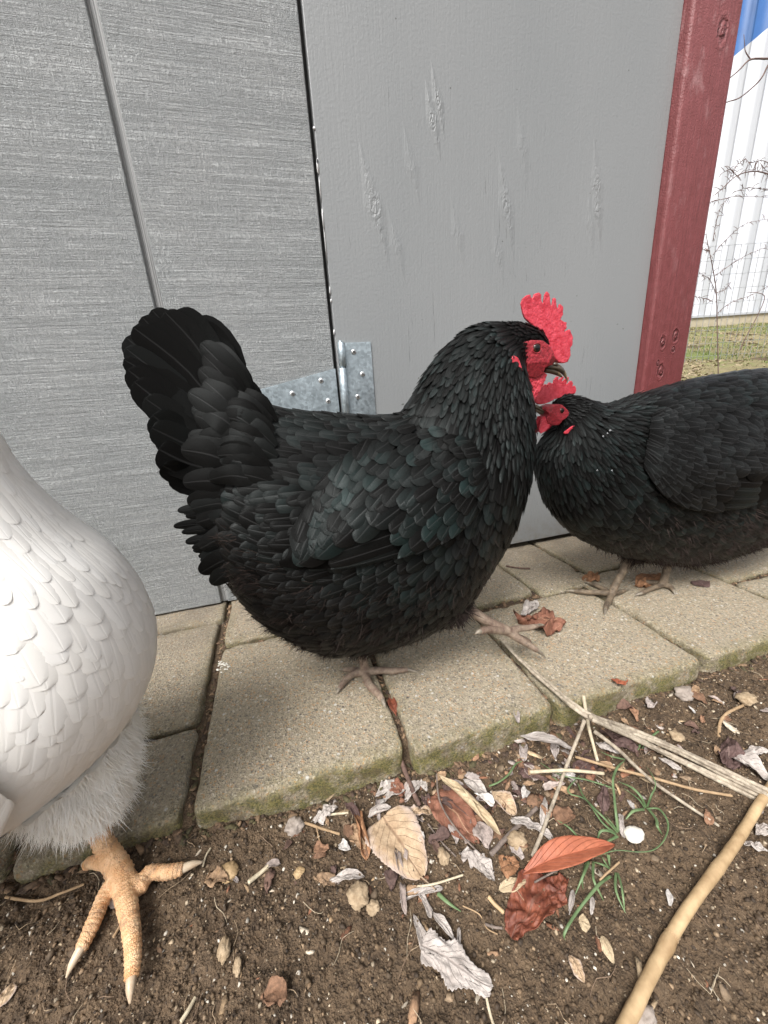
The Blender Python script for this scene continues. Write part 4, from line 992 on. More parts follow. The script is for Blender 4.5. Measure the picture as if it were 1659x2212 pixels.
legA = (toe([ft+[-.012, .012, .075], ft+[-.006, .005, .045], ft+[0, .002, .012], ft], [.0078, .0058, .0056, .0066]),
        [toe([ft, G(822, 1448, .007), G(852, 1449, .0065), G(880, 1446, .005), G(906, 1454, .001)], [.0052, .0047, .0042, .0034, .001]),
         toe([ft, G(797, 1478, .007), G(815, 1497, .0062), G(826, 1512, .005), G(833, 1530, .001)], [.0056, .0052, .0046, .0036, .001]),
         toe([ft, G(762, 1456, .007), G(742, 1474, .006), G(733, 1488, .004), G(727, 1500, .001)], [.0052, .0045, .004, .003, .001])],
        toe([ft, ft+[-.012, .012, -.002], ft+[-.024, .02, -.005], ft+[-.03, .024, -.008]], [.0045, .0036, .003, .001]))
yb = .352
f2 = at(1098, 1364, yb)
legB = (toe([at(975, 1290, yb+.02), at(1012, 1316, yb+.01), at(1055, 1343, yb+.004), f2], [.0085, .0068, .0062, .0066]),
        [toe([f2, at(1118, 1378, yb-.004), at(1142, 1393, yb-.008), at(1160, 1405, yb-.012), at(1178, 1420, yb-.016)], [.0056, .0050, .0042, .0034, .001]),
         toe([f2, at(1120, 1358, yb+.002), at(1142, 1356, yb+.004), at(1160, 1352, yb+.006), at(1176, 1350, yb+.007)], [.0052, .0044, .0038, .0030, .001]),
         toe([f2, at(1116, 1374, yb+.006), at(1132, 1380, yb+.010), at(1144, 1386, yb+.012), at(1152, 1396, yb+.013)], [.0050, .0042, .0036, .0028, .001])],
        toe([f2, at(1075, 1362, yb-.006), at(1052, 1360, yb-.010), at(1038, 1364, yb-.012), at(1026, 1370, yb-.013)], [.0048, .0046, .0044, .0042, .0016]))
def tail1(e, fm):
    rs = np.random.RandomState(3)
    # tips round the fan outline, clockwise from the top front edge down to the rump
    tips = [(402, 684), (378, 672), (352, 667), (325, 668), (300, 680), (285, 700), (270, 722), (264, 748), (266, 775), (275, 800), (288, 826), (305, 856), (322, 890), (324, 925), (336, 965), (350, 1000)]
    for L_, yo in ((0, -.030), (3, -.022), (1, .0), (2, .030)):
        for i, (x, y) in enumerate(tips):
            if L_ == 1 and i > 10: continue
            if L_ == 3: x += 9; y += 8
            u = i/(len(tips)-1); bx_, by_ = 505-8*u+rs.normal(0, 6), 895+135*u
            x += rs.uniform(0, 9); y += rs.uniform(-4, 7)
            mx, my = (x+bx_)/2+30*(1-u)-10+rs.normal(0, 5), (y+by_)/2-24*(1-u)+14*u+rs.normal(0, 5)
            yy = Y1+yo*(.35+.65*u)
            P0, P1, P2 = at(bx_, by_, Y1+yo*.5), at(mx, my, (yy*2+Y1)/3-.003*rs.rand()), at(x+(12 if L_ else 0), y+(10 if L_ else 0), yy-.003*rs.rand())
            strip_feather('tail_feather', [P0, P1, P2], .0105+.005*rs.rand(), np.array([rs.normal(0, .12), -1, .12+rs.normal(0, .12)]), MAT['tailf'], e, rs.rand(), .4*rs.rand(), .07, .70)
    # coverts overlapping the base and the drooping cushion feathers
    cov = []
    for k in range(46):
        u = k/45; r1 = rs.rand(); base = np.array([560-30*r1, 875+330*u+rs.normal(0, 8)]); ln = 125+55*rs.rand()-65*u
        ang = math.radians(118-128*u+rs.normal(0, 9)) if u < .35 else math.radians(98-105*u+rs.normal(0, 8)-0)
        ang = math.radians(np.interp(u, [0, .15, .35, .6, 1], [56, 44, 20, 0, -26])+rs.normal(0, 8))
        cov.append((base, (base[0]-ln*math.cos(ang), base[1]-ln*math.sin(ang)), .009+.004*rs.rand(), np.interp(u, [0, .3, 1], [-.018, -.036, -.042])-.008*r1))
    for k, (b0, t0) in enumerate([((500, 1110), (378, 1104)), ((505, 1140), (374, 1138)), ((510, 1165), (392, 1172)), ((515, 1190), (410, 1190)), ((520, 1215), (430, 1212)), ((520, 1235), (448, 1236))]):
        cov.append((b0, (t0[0]+12*rs.rand(), t0[1]), .0055, -.028)); cov.append(((b0[0], b0[1]+12), (t0[0]+16+10*rs.rand(), t0[1]+13), .0050, -.030))
    for k in range(34):      # saddle feathers sweeping up over the tail base
        u = k/33; base = np.array([600-40*rs.rand(), 892+150*u]); ln = 88+25*rs.rand(); ang = math.radians(np.interp(u, [0, 1], [34, 10])+rs.normal(0, 6))
        cov.append((base, (base[0]-ln*math.cos(ang), base[1]-ln*math.sin(ang)), .0075+.0025*rs.rand(), np.interp(u, [0, .25, 1], [-.018, -.044, -.060])))
    order = rs.permutation(len(cov))
    for sg in (-1, 1):
        for k in order:
            b, t, w_, yo = cov[k]
            P0 = at(*b, Y1+yo); P2 = at(*t, Y1+yo*.78-.001*(k % 4)); P1 = (P0+P2)/2+[0, -.005, .005]
            pts = [P0, P1, P2]
            if sg > 0: pts = [np.array([p[0], 2*Y1-p[1], p[2]]) for p in pts]
            strip_feather('tail_covert', pts, w_, [rs.normal(0, .12), -1*(1 if sg < 0 else -1), rs.normal(0, .12)], MAT['tailf'], e, rs.rand(), .4*rs.rand(), .16, .36)
wing1 = dict(top=[(1030, 960), (940, 925), (850, 930), (770, 965), (705, 1030), (650, 1110), (600, 1195)], bot=[(1050, 1060), (1010, 1120), (950, 1165), (860, 1195), (770, 1212), (680, 1225), (606, 1222)], thick=.010, len=.115, fw=.0095, rows=15, percol=10, cl=.028, cw=.0098, ang=.5, sheen=1.)
e0 = at(1160, 752, Y1-0.0); ku = KU
xf1 = lambda V: np.stack([e0[0]+V[:, 0]*ku, Y1+V[:, 1]*ku, e0[2]+V[:, 2]*ku], -1)
thA = [[(ft+[-.014, .02, .11], .035), (ft+[-.012, .012, .075], .026), (ft+[-.008, .006, .052], .014)], [(at(900, 1240, yb+.02), .034), (at(950, 1290, yb+.014), .026), (at(1000, 1312, yb+.008), .0135)]]
hen1, bq1 = make_hen('glossy black hen walking right along the pavers, red comb raised, tail up, in the middle', 'black_hen', Y1, R1, True, -1, 'black', reg1, [legA, legB], tail1, wing1, xf1, thA, 31)

# ---- second black hen at the right edge, head lowered to the left
Y2 = .44
R2 = [((1830, 880), (1815, 960), .02), ((1800, 830), (1790, 1010), .045), ((1765, 800), (1750, 1080), .064), ((1710, 790), (1690, 1150), .076), ((1640, 792), (1600, 1200), .080), ((1570, 802), (1480, 1226), .080),
      ((1500, 814), (1370, 1212), .078), ((1440, 826), (1270, 1175), .072), ((1398, 838), (1205, 1125), .062), ((1368, 850), (1172, 1060), .052), ((1342, 862), (1162, 1005), .042), ((1315, 866), (1172, 968), .033),
      ((1285, 858), (1190, 945), .026), ((1258, 851), (1204, 932), .017), ((1234, 847), (1206, 920), .0115), ((1214, 851), (1200, 908), .0080), ((1200, 860), (1194, 896), .0045)]
reg2 = dict(reg1); reg2['root'] = (.55,); reg2['head'] = (44,); reg2['legmat'] = MAT['leggrey']; reg2['clawmat'] = MAT['clawd']
fc = G(1321, 1283, .008)
legC = (toe([fc+[.036, .010, .052], fc+[.024, .006, .034], fc+[.007, .002, .011], fc], [.0075, .0058, .0056, .0062]),
        [toe([fc, G(1295, 1280, .0065), G(1265, 1279, .006), G(1240, 1277, .005), G(1221, 1277, .002)], [.0052, .0044, .004, .0032, .001]),
         toe([fc, G(1316, 1296, .006), G(1311, 1307, .005), G(1308, 1316, .004), G(1306, 1328, .001)], [.0052, .0047, .0042, .0034, .001]),
         toe([fc, G(1300, 1270, .006), G(1285, 1264, .006), G(1274, 1260, .005), G(1262, 1258, .002)], [.0048, .0042, .0036, .0028, .001])],
        toe([fc, G(1340, 1279, .005), G(1350, 1275, .004), G(1360, 1274, .001)], [.004, .0035, .0028, .001]))
fd_ = G(1432, 1262, .008)
legD = (toe([fd_+[.02, .012, .06], fd_+[.012, .006, .035], fd_], [.0075, .0058, .006]),
        [toe([fd_, G(1405, 1258, .006), G(1380, 1256, .006), G(1362, 1260, .001)], [.005, .0042, .0034, .001]), toe([fd_, G(1405, 1272, .006), G(1385, 1282, .005), G(1370, 1288, .001)], [.005, .0042, .0034, .001]),
         toe([fd_, G(1448, 1268, .006), G(1455, 1276, .005), G(1458, 1286, .001)], [.005, .0042, .0032, .001])], None)
wing2 = dict(top=[(1400, 900), (1450, 880), (1520, 872), (1590, 885), (1650, 915), (1710, 955), (1765, 990)], bot=[(1385, 1010), (1420, 1065), (1480, 1095), (1560, 1098), (1630, 1080), (1700, 1050), (1768, 1010)], thick=.010, len=.105, fw=.0085, rows=19, percol=14, cl=.030, cw=.0108, ang=.1, sheen=.12)
def tail2(e, fm):
    rs = np.random.RandomState(8); b = at(1800, 880, Y2)
    for yo in (-.028, .0, .028):
        for i in range(11):
            a = math.radians(75-i*9); L = .13
            strip_feather('tail_feather', [b+[0, yo*.5, -.02+.0], b+[math.cos(a)*L*.5+.01, yo, math.sin(a)*L*.5], b+[math.cos(a)*L, yo, math.sin(a)*L]], .012, [rs.normal(0, .1), -1, .2], MAT['tailf'], e, rs.rand(), .2, .2, .66)
e2 = at(1194, 877, Y2); k2 = np.linalg.norm(at(1210, 877, Y2)-at(1180, 877, Y2))/30*.60*1.0; a2 = math.radians(-40)
def xf2(V):
    x = V[:, 0]*math.cos(a2)+V[:, 2]*math.sin(a2); z = -V[:, 0]*math.sin(a2)+V[:, 2]*math.cos(a2)
    return np.stack([e2[0]-x*k2, Y2-V[:, 1]*k2, e2[2]+z*k2], -1)
thC = [[(fc+[.07, .012, .10], .034), (fc+[.055, .012, .075], .024), (fc+[.036, .010, .052], .012)], [(fd_+[.03, .015, .10], .034), (fd_+[.024, .012, .065], .018)]]
hen2, bq2 = make_hen('black hen with lowered head facing left, cut off by the right edge of the photo', 'black_hen', Y2, R2, True, -1, 'black', reg2, [legC, legD], tail2, wing2, xf2, thC, 57)

# ---- white hen at the left edge
Y3 = .27
R3 = [((-.475, .25), (-.465, .20), .02), ((-.45, .275), (-.445, .14), .05), ((-.40, .288), (-.40, .075), .07), ((-.34, .282), (-.34, .022), .082), ((-.28, .275), (-.28, .020), .086), ((-.24, .279), (-.222, .044), .086),
      ((-.235, .285), (-.172, .078), .084), ((-.232, .292), (-.122, .135), .078), ((-.230, .30), (-.104, .188), .068), ((-.228, .31), (-.112, .243), .056), ((-.227, .33), (-.133, .280), .044), ((-.225, .352), (-.146, .315), .035),
      ((-.224, .375), (-.151, .348), .029), ((-.222, .392), (-.160, .378), .024), ((-.218, .405), (-.170, .40), .019), ((-.212, .414), (-.178, .413), .012)]
def radius_w(s, ph, P):
    c = up_ph(ph); r = np.where(s > 12, .0045, np.where(s > 9.5, .0060, .0078)); return np.where(s < -1, .008, r)
def of_w(s, ph, P):
    c = up_ph(ph); o = np.full(len(s), 'back_feathers', dtype=object)
    o[(s <= 9.5) & (c < .25) & (s > 4)] = 'breast_feathers'; o[(s <= 2) & (c < -.1)] = 'belly_feathers'; o[(s > 2) & (s <= 4) & (c < -.1)] = 'breast_feathers'; o[s > 9.5] = 'neck_hackle'; o[s < -1] = 'belly_feathers'; return o
TY_W = dict(back_feathers=dict(L=.028, W=.0105, lift=.0003, sheen=.4), breast_feathers=dict(L=.034, W=.0125, lift=.0002, sheen=.5, camber=.08, tipy=.4), belly_feathers=dict(L=.026, W=.009, lift=.003, sheen=0, shrink=.8, tipy=.35), neck_hackle=dict(L=.030, W=.0065, lift=.0004, sheen=.6, tipy=.35, camber=.08))
def fluff_w(s, ph, P):
    c = up_ph(ph); return np.where(s < -1, 1., np.clip((3.-s)/2, 0, 1)*np.clip((-.3-c)/.3, 0, 1))
reg3 = dict(root=(-.25,), radius=radius_w, of=of_w, tilt=tilt_black, fluff=fluff_w, types=TY_W, legmat=MAT['legw'], clawmat=MAT['claw'])
zs = -.014
g3 = lambda x, y, z: gp(x, y, z)
fw_ = g3(262, 1893, zs+.010)
legE = (toe([at(190, 1735, .283), at(207, 1782, .279), at(224, 1822, .274), g3(250, 1868, zs+.017), fw_], [.0092, .0076, .0076, .0090, .0096]),
        [toe([fw_, g3(232, 1925, zs+.008), g3(203, 1990, zs+.0075), g3(184, 2032, zs+.006), g3(172, 2054, zs+.006), g3(143, 2112, zs+.001)], [.0074, .0059, .0053, .0047, .0040, .001]),
         toe([fw_, g3(276, 1962, zs+.010), g3(286, 2030, zs+.009), g3(287, 2080, zs+.007), g3(284, 2112, zs+.006), g3(281, 2168, zs+.0015)], [.0088, .0068, .0056, .0049, .0043, .0014]),
         toe([fw_, g3(298, 1918, zs+.008), g3(320, 1886, zs+.0075), g3(362, 1884, zs+.0075), g3(396, 1876, zs+.006), g3(437, 1862, zs+.002)], [.0080, .0062, .0052, .0052, .0044, .001])],
        toe([g3(250, 1868, zs+.02), fw_+[-.022, .014, .006], fw_+[-.032, .020, -.002], fw_+[-.038, .024, -.006]], [.006, .0048, .004, .001]), .0007, .0013, .0036)
fx_ = np.array([-.345, .235, -.014])
legF = (toe([fx_+[-.02, .01, .08], fx_+[-.01, .005, .04], fx_], [.011, .0085, .0095]),
        [toe([fx_, fx_+[.02, -.02, 0], fx_+[.035, -.035, 0], fx_+[.045, -.045, -.003]], [.008, .006, .005, .001]), toe([fx_, fx_+[.03, -.004, 0], fx_+[.05, -.006, 0], fx_+[.062, -.008, -.003]], [.008, .006, .005, .001]),
         toe([fx_, fx_+[.0, -.028, 0], fx_+[.0, -.045, 0], fx_+[0, -.056, -.003]], [.008, .006, .005, .001])], None, .0013, .0004, .0048)
wing3 = dict(px=False, top=[(-.165, .215), (-.20, .245), (-.25, .255), (-.31, .25), (-.37, .235), (-.43, .21), (-.49, .19)], bot=[(-.165, .155), (-.20, .115), (-.25, .092), (-.31, .085), (-.37, .095), (-.43, .12), (-.49, .165)], thick=.012, len=.16, fw=.014, rows=13, percol=8, cl=.035, cw=.0125, ang=.15, sheen=.5)
thE = [[(at(130, 1585, .29), .050), (at(165, 1650, .288), .043), (at(188, 1705, .285), .032), (at(201, 1742, .282), .021), (at(206, 1760, .280), .0115)], [(fx_+[-.03, .02, .12], .05), (fx_+[-.022, .012, .09], .035), (fx_+[-.015, .006, .06], .016)]]
def tail3(e, fm):
    rs = np.random.RandomState(9); b = np.array([-.46, Y3, .22])
    for yo in (-.03, 0, .03):
        for i in range(10):
            a = math.radians(100+i*8); L = .13
            strip_feather('tail_feather', [b+[0, yo*.5, 0], b+[math.cos(a)*L*.5-.01, yo, math.sin(a)*L*.5], b+[math.cos(a)*L, yo, math.sin(a)*L]], .013, [0, -1, .2], MAT['white'], e, rs.rand(), .3, .2, .66)
e3 = np.array([-.212, Y3, .402]); k3 = .00052
xf3 = lambda V: np.stack([e3[0]-V[:, 0]*k3, Y3-V[:, 1]*k3, e3[2]+V[:, 2]*k3], -1)
hen3, bq3 = make_hen('white hen at the left edge of the photo, pink foot standing on the soil', 'white_hen', Y3, R3, False, -1, 'white', reg3, [legE, legF], tail3, wing3, xf3, thE, 83, .011)

# beads of water on the back of the right hen
for (x, y, r) in ((1318, 930, .0016), (1312, 936, .0011), (1303, 942, .0012), (1290, 1016, .0010), (1322, 1016, .0009)):
    o_, d_ = Vector((0, 0, H_CAM)), Vector(ray(x, y)).normalized(); hit = _cl(bq2).ray_cast(o_, d_)[0] if not hasattr(bq2, 'ray_cast') else bq2.ray_cast(o_, d_)[0]
    if hit is None: continue
    hit = np.array(hit)-np.array(d_)*.0045; bm = bmesh.new(); bmesh.ops.create_icosphere(bm, subdivisions=2, radius=r)
    for v in bm.verts: v.co = v.co*Vector((1, 1, .8)) if False else Vector((v.co.x, v.co.y, v.co.z*.8))+Vector(hit)
    me = bpy.data.meshes.new('water_drop'); bm.to_mesh(me); bm.free(); link('water_drop', me, MAT['drop'], hen2)

# ------------------------------------------------------------------ litter on the soil: leaves, stalks, twigs, chips, pebbles
def ground_at(x, y):
    """height of whatever lies under x,y: paver top or soil"""
    for (a, b, c, d, _) in PAV:
        if a < x < b and c < y < d: return .0
    return float(soil_h(x, y))
def gs(px_, py_, lift=0.0):
    """point on the ground seen at this place of the photograph"""
    z = -.02
    for _ in range(6):
        p = gp(px_, py_, z); z = ground_at(p[0], p[1])
    p = gp(px_, py_, z+lift); return np.array([p[0], p[1], z+lift])
def m_leaf(name, c1, c2, vein, scale=70, rough=.75, edge=None):
    k = NT(name); uv = k.uv(); u, v = k.sep(uv)[:2]; p = k.pos()
    du = k.math('ABSOLUTE', k.math('SUBTRACT', u, .5))
    mid = k.rng(du, .035, .008); side = k.math('FRACT', k.math('MULTIPLY', k.math('SUBTRACT', v, k.math('MULTIPLY', du, .8)), 7)); sv = k.rng(k.math('ABSOLUTE', k.math('SUBTRACT', side, .5)), .06, .01)
    n = k.noise(p, scale, 4, .7); n2 = k.noise(p, scale*6, 3, .7)
    c = k.mix(k.rng(n, .33, .67), c1, c2); c = k.mix(k.math('MULTIPLY', k.rng(n2, .45, .7), .35), c, [q*.5 for q in c1])
    c = k.mix(k.math('MULTIPLY', k.math('MAXIMUM', mid, k.math('MULTIPLY', sv, .45)), .65), c, vein)
    if edge: c = k.mix(k.math('MULTIPLY', k.rng(k.math('MULTIPLY', du, k.math('ADD', n, .5)), .33, .5), .8), c, edge)
    h = k.math('ADD', k.math('MULTIPLY', k.math('MAXIMUM', mid, sv), .8), n2)
    k.P(Base_Color=c, Roughness=rough, Normal=k.bump(h, .0005, .9)); k.b.inputs['Specular IOR Level'].default_value = .35; return k.m
LM = dict(
    tan=m_leaf('tan_leaf', (.38, .26, .16), (.56, .42, .28), (.20, .12, .07), edge=(.42, .34, .30)), pale=m_leaf('bleached_leaf', (.34, .295, .265), (.54, .49, .45), (.22, .18, .16)),
    orange=m_leaf('orange_leaf', (.29, .078, .040), (.42, .14, .075), (.33, .09, .045), 22, .5), red=m_leaf('red_brown_leaf', (.16, .065, .04), (.28, .125, .08), (.42, .26, .16)),
    dred=m_leaf('dark_red_leaf', (.10, .028, .018), (.27, .085, .045), (.12, .05, .03), 50, .55), brown=m_leaf('brown_leaf', (.20, .095, .045), (.40, .21, .11), (.14, .07, .04)),
    dark=m_leaf('dark_purple_leaf', (.07, .04, .035), (.16, .10, .09), (.20, .14, .12)), buff=m_leaf('buff_pod', (.42, .32, .20), (.62, .50, .33), (.30, .2, .12)))
def leaf_mesh(name, p0, p1, width, shape='oval', roll=0.0, fold=0.0, arch=.15, crumple=.12, lobes=0, serr=.0, seed=0, lift=.002, twist=0, nu=25, nv=13):
    rs = np.random.RandomState(seed); p0 = np.array(p0, float); p1 = np.array(p1, float); L = np.linalg.norm(p1-p0)
    d = (p1-p0)/L; b = nrm(np.cross([0, 0, 1.], d)); n = np.cross(d, b)
    t = np.linspace(0, 1, nu)[:, None]; s = np.linspace(-1, 1, nv)[None]
    if shape == 'oval': wp = np.sin(np.pi*np.clip(t, .0, 1)**.8)**.65
    elif shape == 'lance': wp = np.sin(np.pi*t)**.9
    elif shape == 'egg': wp = (np.sin(np.pi*np.clip(t*.96+.03, 0, 1)**.62)**.55)
    elif shape == 'strip': wp = np.clip(np.minimum(t, 1-t)*9, .12, 1)
    else: wp = np.sin(np.pi*t)**.5
    if lobes: wp = wp*(1-.42*np.abs(np.sin(np.pi*lobes*t+rs.rand()*2))**1.5*(np.abs(s) > .3))
    wp = wp*(1+serr*(((t*17) % 1)-.5)*np.abs(s))+.012
    wob = 1+.22*fbm(t*3.1+seed*3.3, s*1.3+seed, 2, seed)
    x = t*L+0*s; y = s*width/2*wp*wob
    # roll: wrap the blade about its midrib
    if abs(roll) > 1e-3:
        ang = y/(width/2)*roll*(1+.35*np.sin(t*5+seed)); R = (width/2)/abs(roll); y2 = np.sin(ang)*R; z = (1-np.cos(ang))*R
        y = y2
    else: z = 0*y
    z = z+fold*np.abs(y)+arch*L*np.sin(np.pi*t)*.6
    cr = crumple*min(width, L)
    z = z+cr*fbm(x/L*3.2+seed, y/width*3.2, 3, seed+3)*1.2+cr*.5*(np.abs(fbm(x/L*5.5+seed, y/width*6, 2, seed+5))*2-.4)
    y = y+cr*.7*fbm(x/L*2.6+5+seed, s*1.5, 2, seed+8); x = x+cr*.5*fbm(t*3+9+seed, s*2.2, 2, seed+9)
    if twist:
        a = twist*(t-.5); y, z = y*np.cos(a)-z*np.sin(a), y*np.sin(a)+z*np.cos(a)
    V = p0+d*x[..., None]+b*y[..., None]+n*z[..., None]
    # keep above the ground
    g = soil_h(V[..., 0], V[..., 1]); gpv = np.zeros_like(g)-9
    for (a_, b_, c_, d_, _) in PAV: gpv = np.where((V[..., 0] > a_) & (V[..., 0] < b_) & (V[..., 1] > c_+.003) & (V[..., 1] < d_), .0, gpv)
    g = np.maximum(g, gpv); dz = (g+lift*.5-V[..., 2]); V[..., 2] += max(np.percentile(dz, 70), 0)+lift*.5
    V[..., 2] = np.maximum(V[..., 2], g+.0006)
    U = np.stack(np.broadcast_arrays(s*.5+.5, t), -1).reshape(-1, 2)
    # give the blade thickness
    top = V.reshape(-1, 3); du = np.gradient(V, axis=0); dv = np.gradient(V, axis=1); N = nrm(np.cross(du, dv)).reshape(-1, 3)
    bot = top-N*.00035; k = len(top); F = grid_faces(nu, nv); F2 = F[:, ::-1]+k
    rim = np.concatenate([np.arange(nv), np.arange(1, nu)*nv+nv-1, (nu-1)*nv+np.arange(nv-2, -1, -1), np.arange(nu-2, 0, -1)*nv]); r2 = np.roll(rim, -1)
    F3 = np.stack([rim, rim+k, r2+k, r2], -1)
    return mesh(name, np.vstack([top, bot]), np.vstack([F, F2, F3]), np.vstack([U, U]))
def leaf(label, a, b, wpx, mat, name='dead_leaf', lz=(0.001, 0.001), group=None, stem=None, **kw):
    P0 = gs(*a, lz[0]); P1 = gs(*b, lz[1]); c = ((a[0]+b[0])/2, (a[1]+b[1])/2)
    dirp = nrm(np.array([-(b[1]-a[1]), b[0]-a[0]], float)); q0 = gs(c[0]-dirp[0]*wpx/2, c[1]-dirp[1]*wpx/2); q1 = gs(c[0]+dirp[0]*wpx/2, c[1]+dirp[1]*wpx/2)
    w_ = float(np.linalg.norm(q1-q0)); me = leaf_mesh('blade', P0, P1, w_, **kw)
    e = empty(name, (P0+P1)/2, label, 'leaf', group); link('blade', me, LM[mat], e)
    if stem:
        pts = [gs(*q, .002) for q in stem]; V, F, U = tube(pts, np.linspace(.0007, .0005, len(pts)), 6, 12); link('leaf_stalk', mesh('leaf_stalk', V, F, U), LM[mat], e)
    return e
k4 = lambda x, y: (658.3+x*.3307, 1645.8+y*.3307)
k5 = lambda x, y: (1097.2+x*.3386, 1481.2+y*.3386)
k6 = lambda x, y: (x*.4299, 1755.5+y*.4299)
leaf('large tan rounded leaf with a brown midrib and a small hole, below the middle paver', k4(505, 365), k4(770, 760), 118, 'tan', shape='egg', crumple=.045, arch=.05, serr=.06, seed=3, fold=.12, stem=[k4(760, 750), k4(800, 785), k4(850, 830)], nu=41, nv=25)
leaf('narrow brown rolled leaf against the left side of the large tan leaf', k4(345, 320), k4(405, 640), 36, 'brown', shape='strip', roll=2.0, crumple=.12, arch=.03, seed=5)
leaf('thin dark brown shred above the narrow rolled leaf', k4(265, 275), k4(375, 400), 22, 'dark', shape='lance', roll=1.5, seed=6)
leaf('red brown leaf with pale flecks under the long buff pod', k4(860, 215), k4(1130, 540), 84, 'red', shape='egg', crumple=.10, arch=.06, seed=9, fold=.2, nu=35, nv=19)
leaf('long buff rolled pod leaf lying across the red brown leaf', k4(872, 85), k4(1285, 485), 34, 'buff', shape='lance', roll=2.3, crumple=.04, arch=.06, seed=11, lz=(.004, .004), nu=35)
leaf('long dark underside of leaf beside the buff pod', k4(890, 150), k4(1230, 460), 34, 'dark', shape='lance', roll=.8, crumple=.08, arch=.04, seed=12)
leaf('bright orange red folded leaf lying on the grass clump', k5(85, 1205), k5(682, 1022), 66, 'orange', shape='lance', fold=.5, crumple=.035, arch=.12, seed=14, lz=(.002, .004), nu=41, nv=15)
leaf('dark red wrinkled leaf below the orange leaf', k4(1345, 1120), k4(1600, 770), 96, 'dred', shape='egg', crumple=.24, arch=.1, seed=17, roll=.5, nu=41, nv=25)
leaf('small dark leaf end tucked under the orange leaf', k4(1600, 900), k4(1690, 760), 60, 'dred', shape='egg', crumple=.25, seed=18)
leaf('large bleached lobed leaf with black cracks at the bottom middle of the photo', (915, 2050), (1062, 2150), 96, 'pale', shape='egg', lobes=2, crumple=.10, arch=.08, seed=21, serr=.2, lift=.008, nu=45, nv=27)
leaf('pointed bleached leaf lobe left of the large bleached leaf', (893, 1975), (930, 2085), 26, 'pale', shape='lance', roll=.8, crumple=.1, seed=22)
leaf('bleached rolled leaf strip standing above the large bleached leaf', (992, 2005), (990, 2070), 14, 'pale', shape='strip', roll=2.4, seed=23)
leaf('torn bleached strip leading up from the large bleached leaf', (914, 1945), (932, 1985), 14, 'pale', shape='strip', roll=1.5, seed=24)
leaf('bent bleached strip right of the torn strip', (935, 1972), (985, 2040), 16, 'pale', shape='lance', roll=1.2, crumple=.25, seed=25)
leaf('pale curled leaf shreds with a reddish end, left of the green shoot', k4(620, 915), k4(905, 835), 24, 'pale', shape='strip', roll=1.9, crumple=.2, seed=26)
leaf('pale twisted leaf shred crossing below the reddish end shreds', k4(750, 860), k4(830, 1010), 16, 'pale', shape='strip', roll=1.8, crumple=.15, seed=27)
leaf('pale pointed leaf scrap at the corner of the middle paver', k4(465, 230), k4(585, 130), 30, 'pale', shape='lance', crumple=.22, roll=.8, seed=28)
leaf('grey pink leaf scrap under the middle paver corner', k4(500, 270), k4(660, 170), 26, 'pale', shape='lance', crumple=.25, roll=1.0, seed=29)
leaf('broad reddish leaf scrap behind the paver corner shreds', k4(560, 150), k4(650, 210), 34, 'red', shape='egg', crumple=.2, seed=30)
leaf('rolled cream leaf scrap just above the large tan leaf', k4(415, 365), k4(565, 300), 22, 'pale', shape='strip', roll=1.7, crumple=.12, seed=31)
leaf('white folded leaf scrap right of the dark twig', k4(650, 260), k4(760, 130), 24, 'pale', shape='lance', fold=.5, crumple=.25, seed=32)
leaf('white leaf tip beside the dark twig', k4(760, 120), k4(795, 195), 14, 'pale', shape='lance', crumple=.2, seed=33)
leaf('tan curled leaf scrap between the dark twig and the red brown leaf', k4(650, 370), k4(840, 330), 40, 'tan', shape='egg', crumple=.32, roll=.9, seed=34)
leaf('upright tan scrap beside the dark twig end', k4(790, 215), k4(820, 330), 16, 'tan', shape='lance', roll=1., seed=35)
leaf('ribbed tan folded leaf right of the buff pod', k4(1225, 205), k4(1375, 355), 30, 'tan', shape='oval', roll=1.2, crumple=.12, seed=36)
leaf('bleached torn leaf above the ribbed tan leaf', k4(1035, 120), k4(1215, 240), 24, 'pale', shape='lance', crumple=.32, roll=.6, seed=37)
leaf('rolled bleached leaf along the paver front, left of the short straw', k5(80, 330), k5(445, 432), 26, 'pale', shape='lance', roll=1.7, crumple=.12, arch=.06, seed=38)
leaf('bleached leaf point sticking up over the rolled bleached leaf', k5(255, 320), k5(330, 400), 16, 'pale', shape='lance', crumple=.2, seed=39)
leaf('bleached wavy leaf strip left of the orange leaf', k5(20, 850), k5(300, 990), 34, 'pale', shape='lance', roll=1., crumple=.25, seed=40)
leaf('upright bleached leaf shred crossing the wavy strip', k5(240, 715), k5(215, 900), 20, 'pale', shape='lance', roll=1.4, crumple=.2, seed=41)
leaf('bleached shredded leaf cluster under the buff pod tip', k4(1010, 600), k4(1225, 720), 34, 'pale', shape='strip', crumple=.42, lobes=4, seed=42)
leaf('small bleached shreds under the shredded cluster', k4(1120, 650), k4(1240, 770), 18, 'pale', shape='strip', crumple=.4, seed=43)
leaf('dark brown leaf plate half buried behind the grey straw', k5(90, 520), k5(190, 600), 44, 'dark', shape='egg', crumple=.15, seed=44)
leaf('dark flat leaf under the crossing straws', k5(440, 560), k5(560, 480), 40, 'dark', shape='egg', crumple=.15, seed=45)
leaf('reddish leaf chip under the crossing straws', k5(450, 500), k5(540, 600), 26, 'red', shape='egg', crumple=.2, seed=46)
leaf('dark purple leaf flap right of the straws', k5(660, 370), k5(830, 400), 34, 'dark', shape='egg', crumple=.2, roll=.4, seed=47)
leaf('thin white holed leaf strip below the long stalks', k5(960, 460), k5(1110, 550), 16, 'pale', shape='lance', crumple=.2, seed=48)
leaf('bleached leaf sliver under the grey stick', k5(560, 375), k5(720, 430), 16, 'pale', shape='lance', crumple=.2, seed=49)
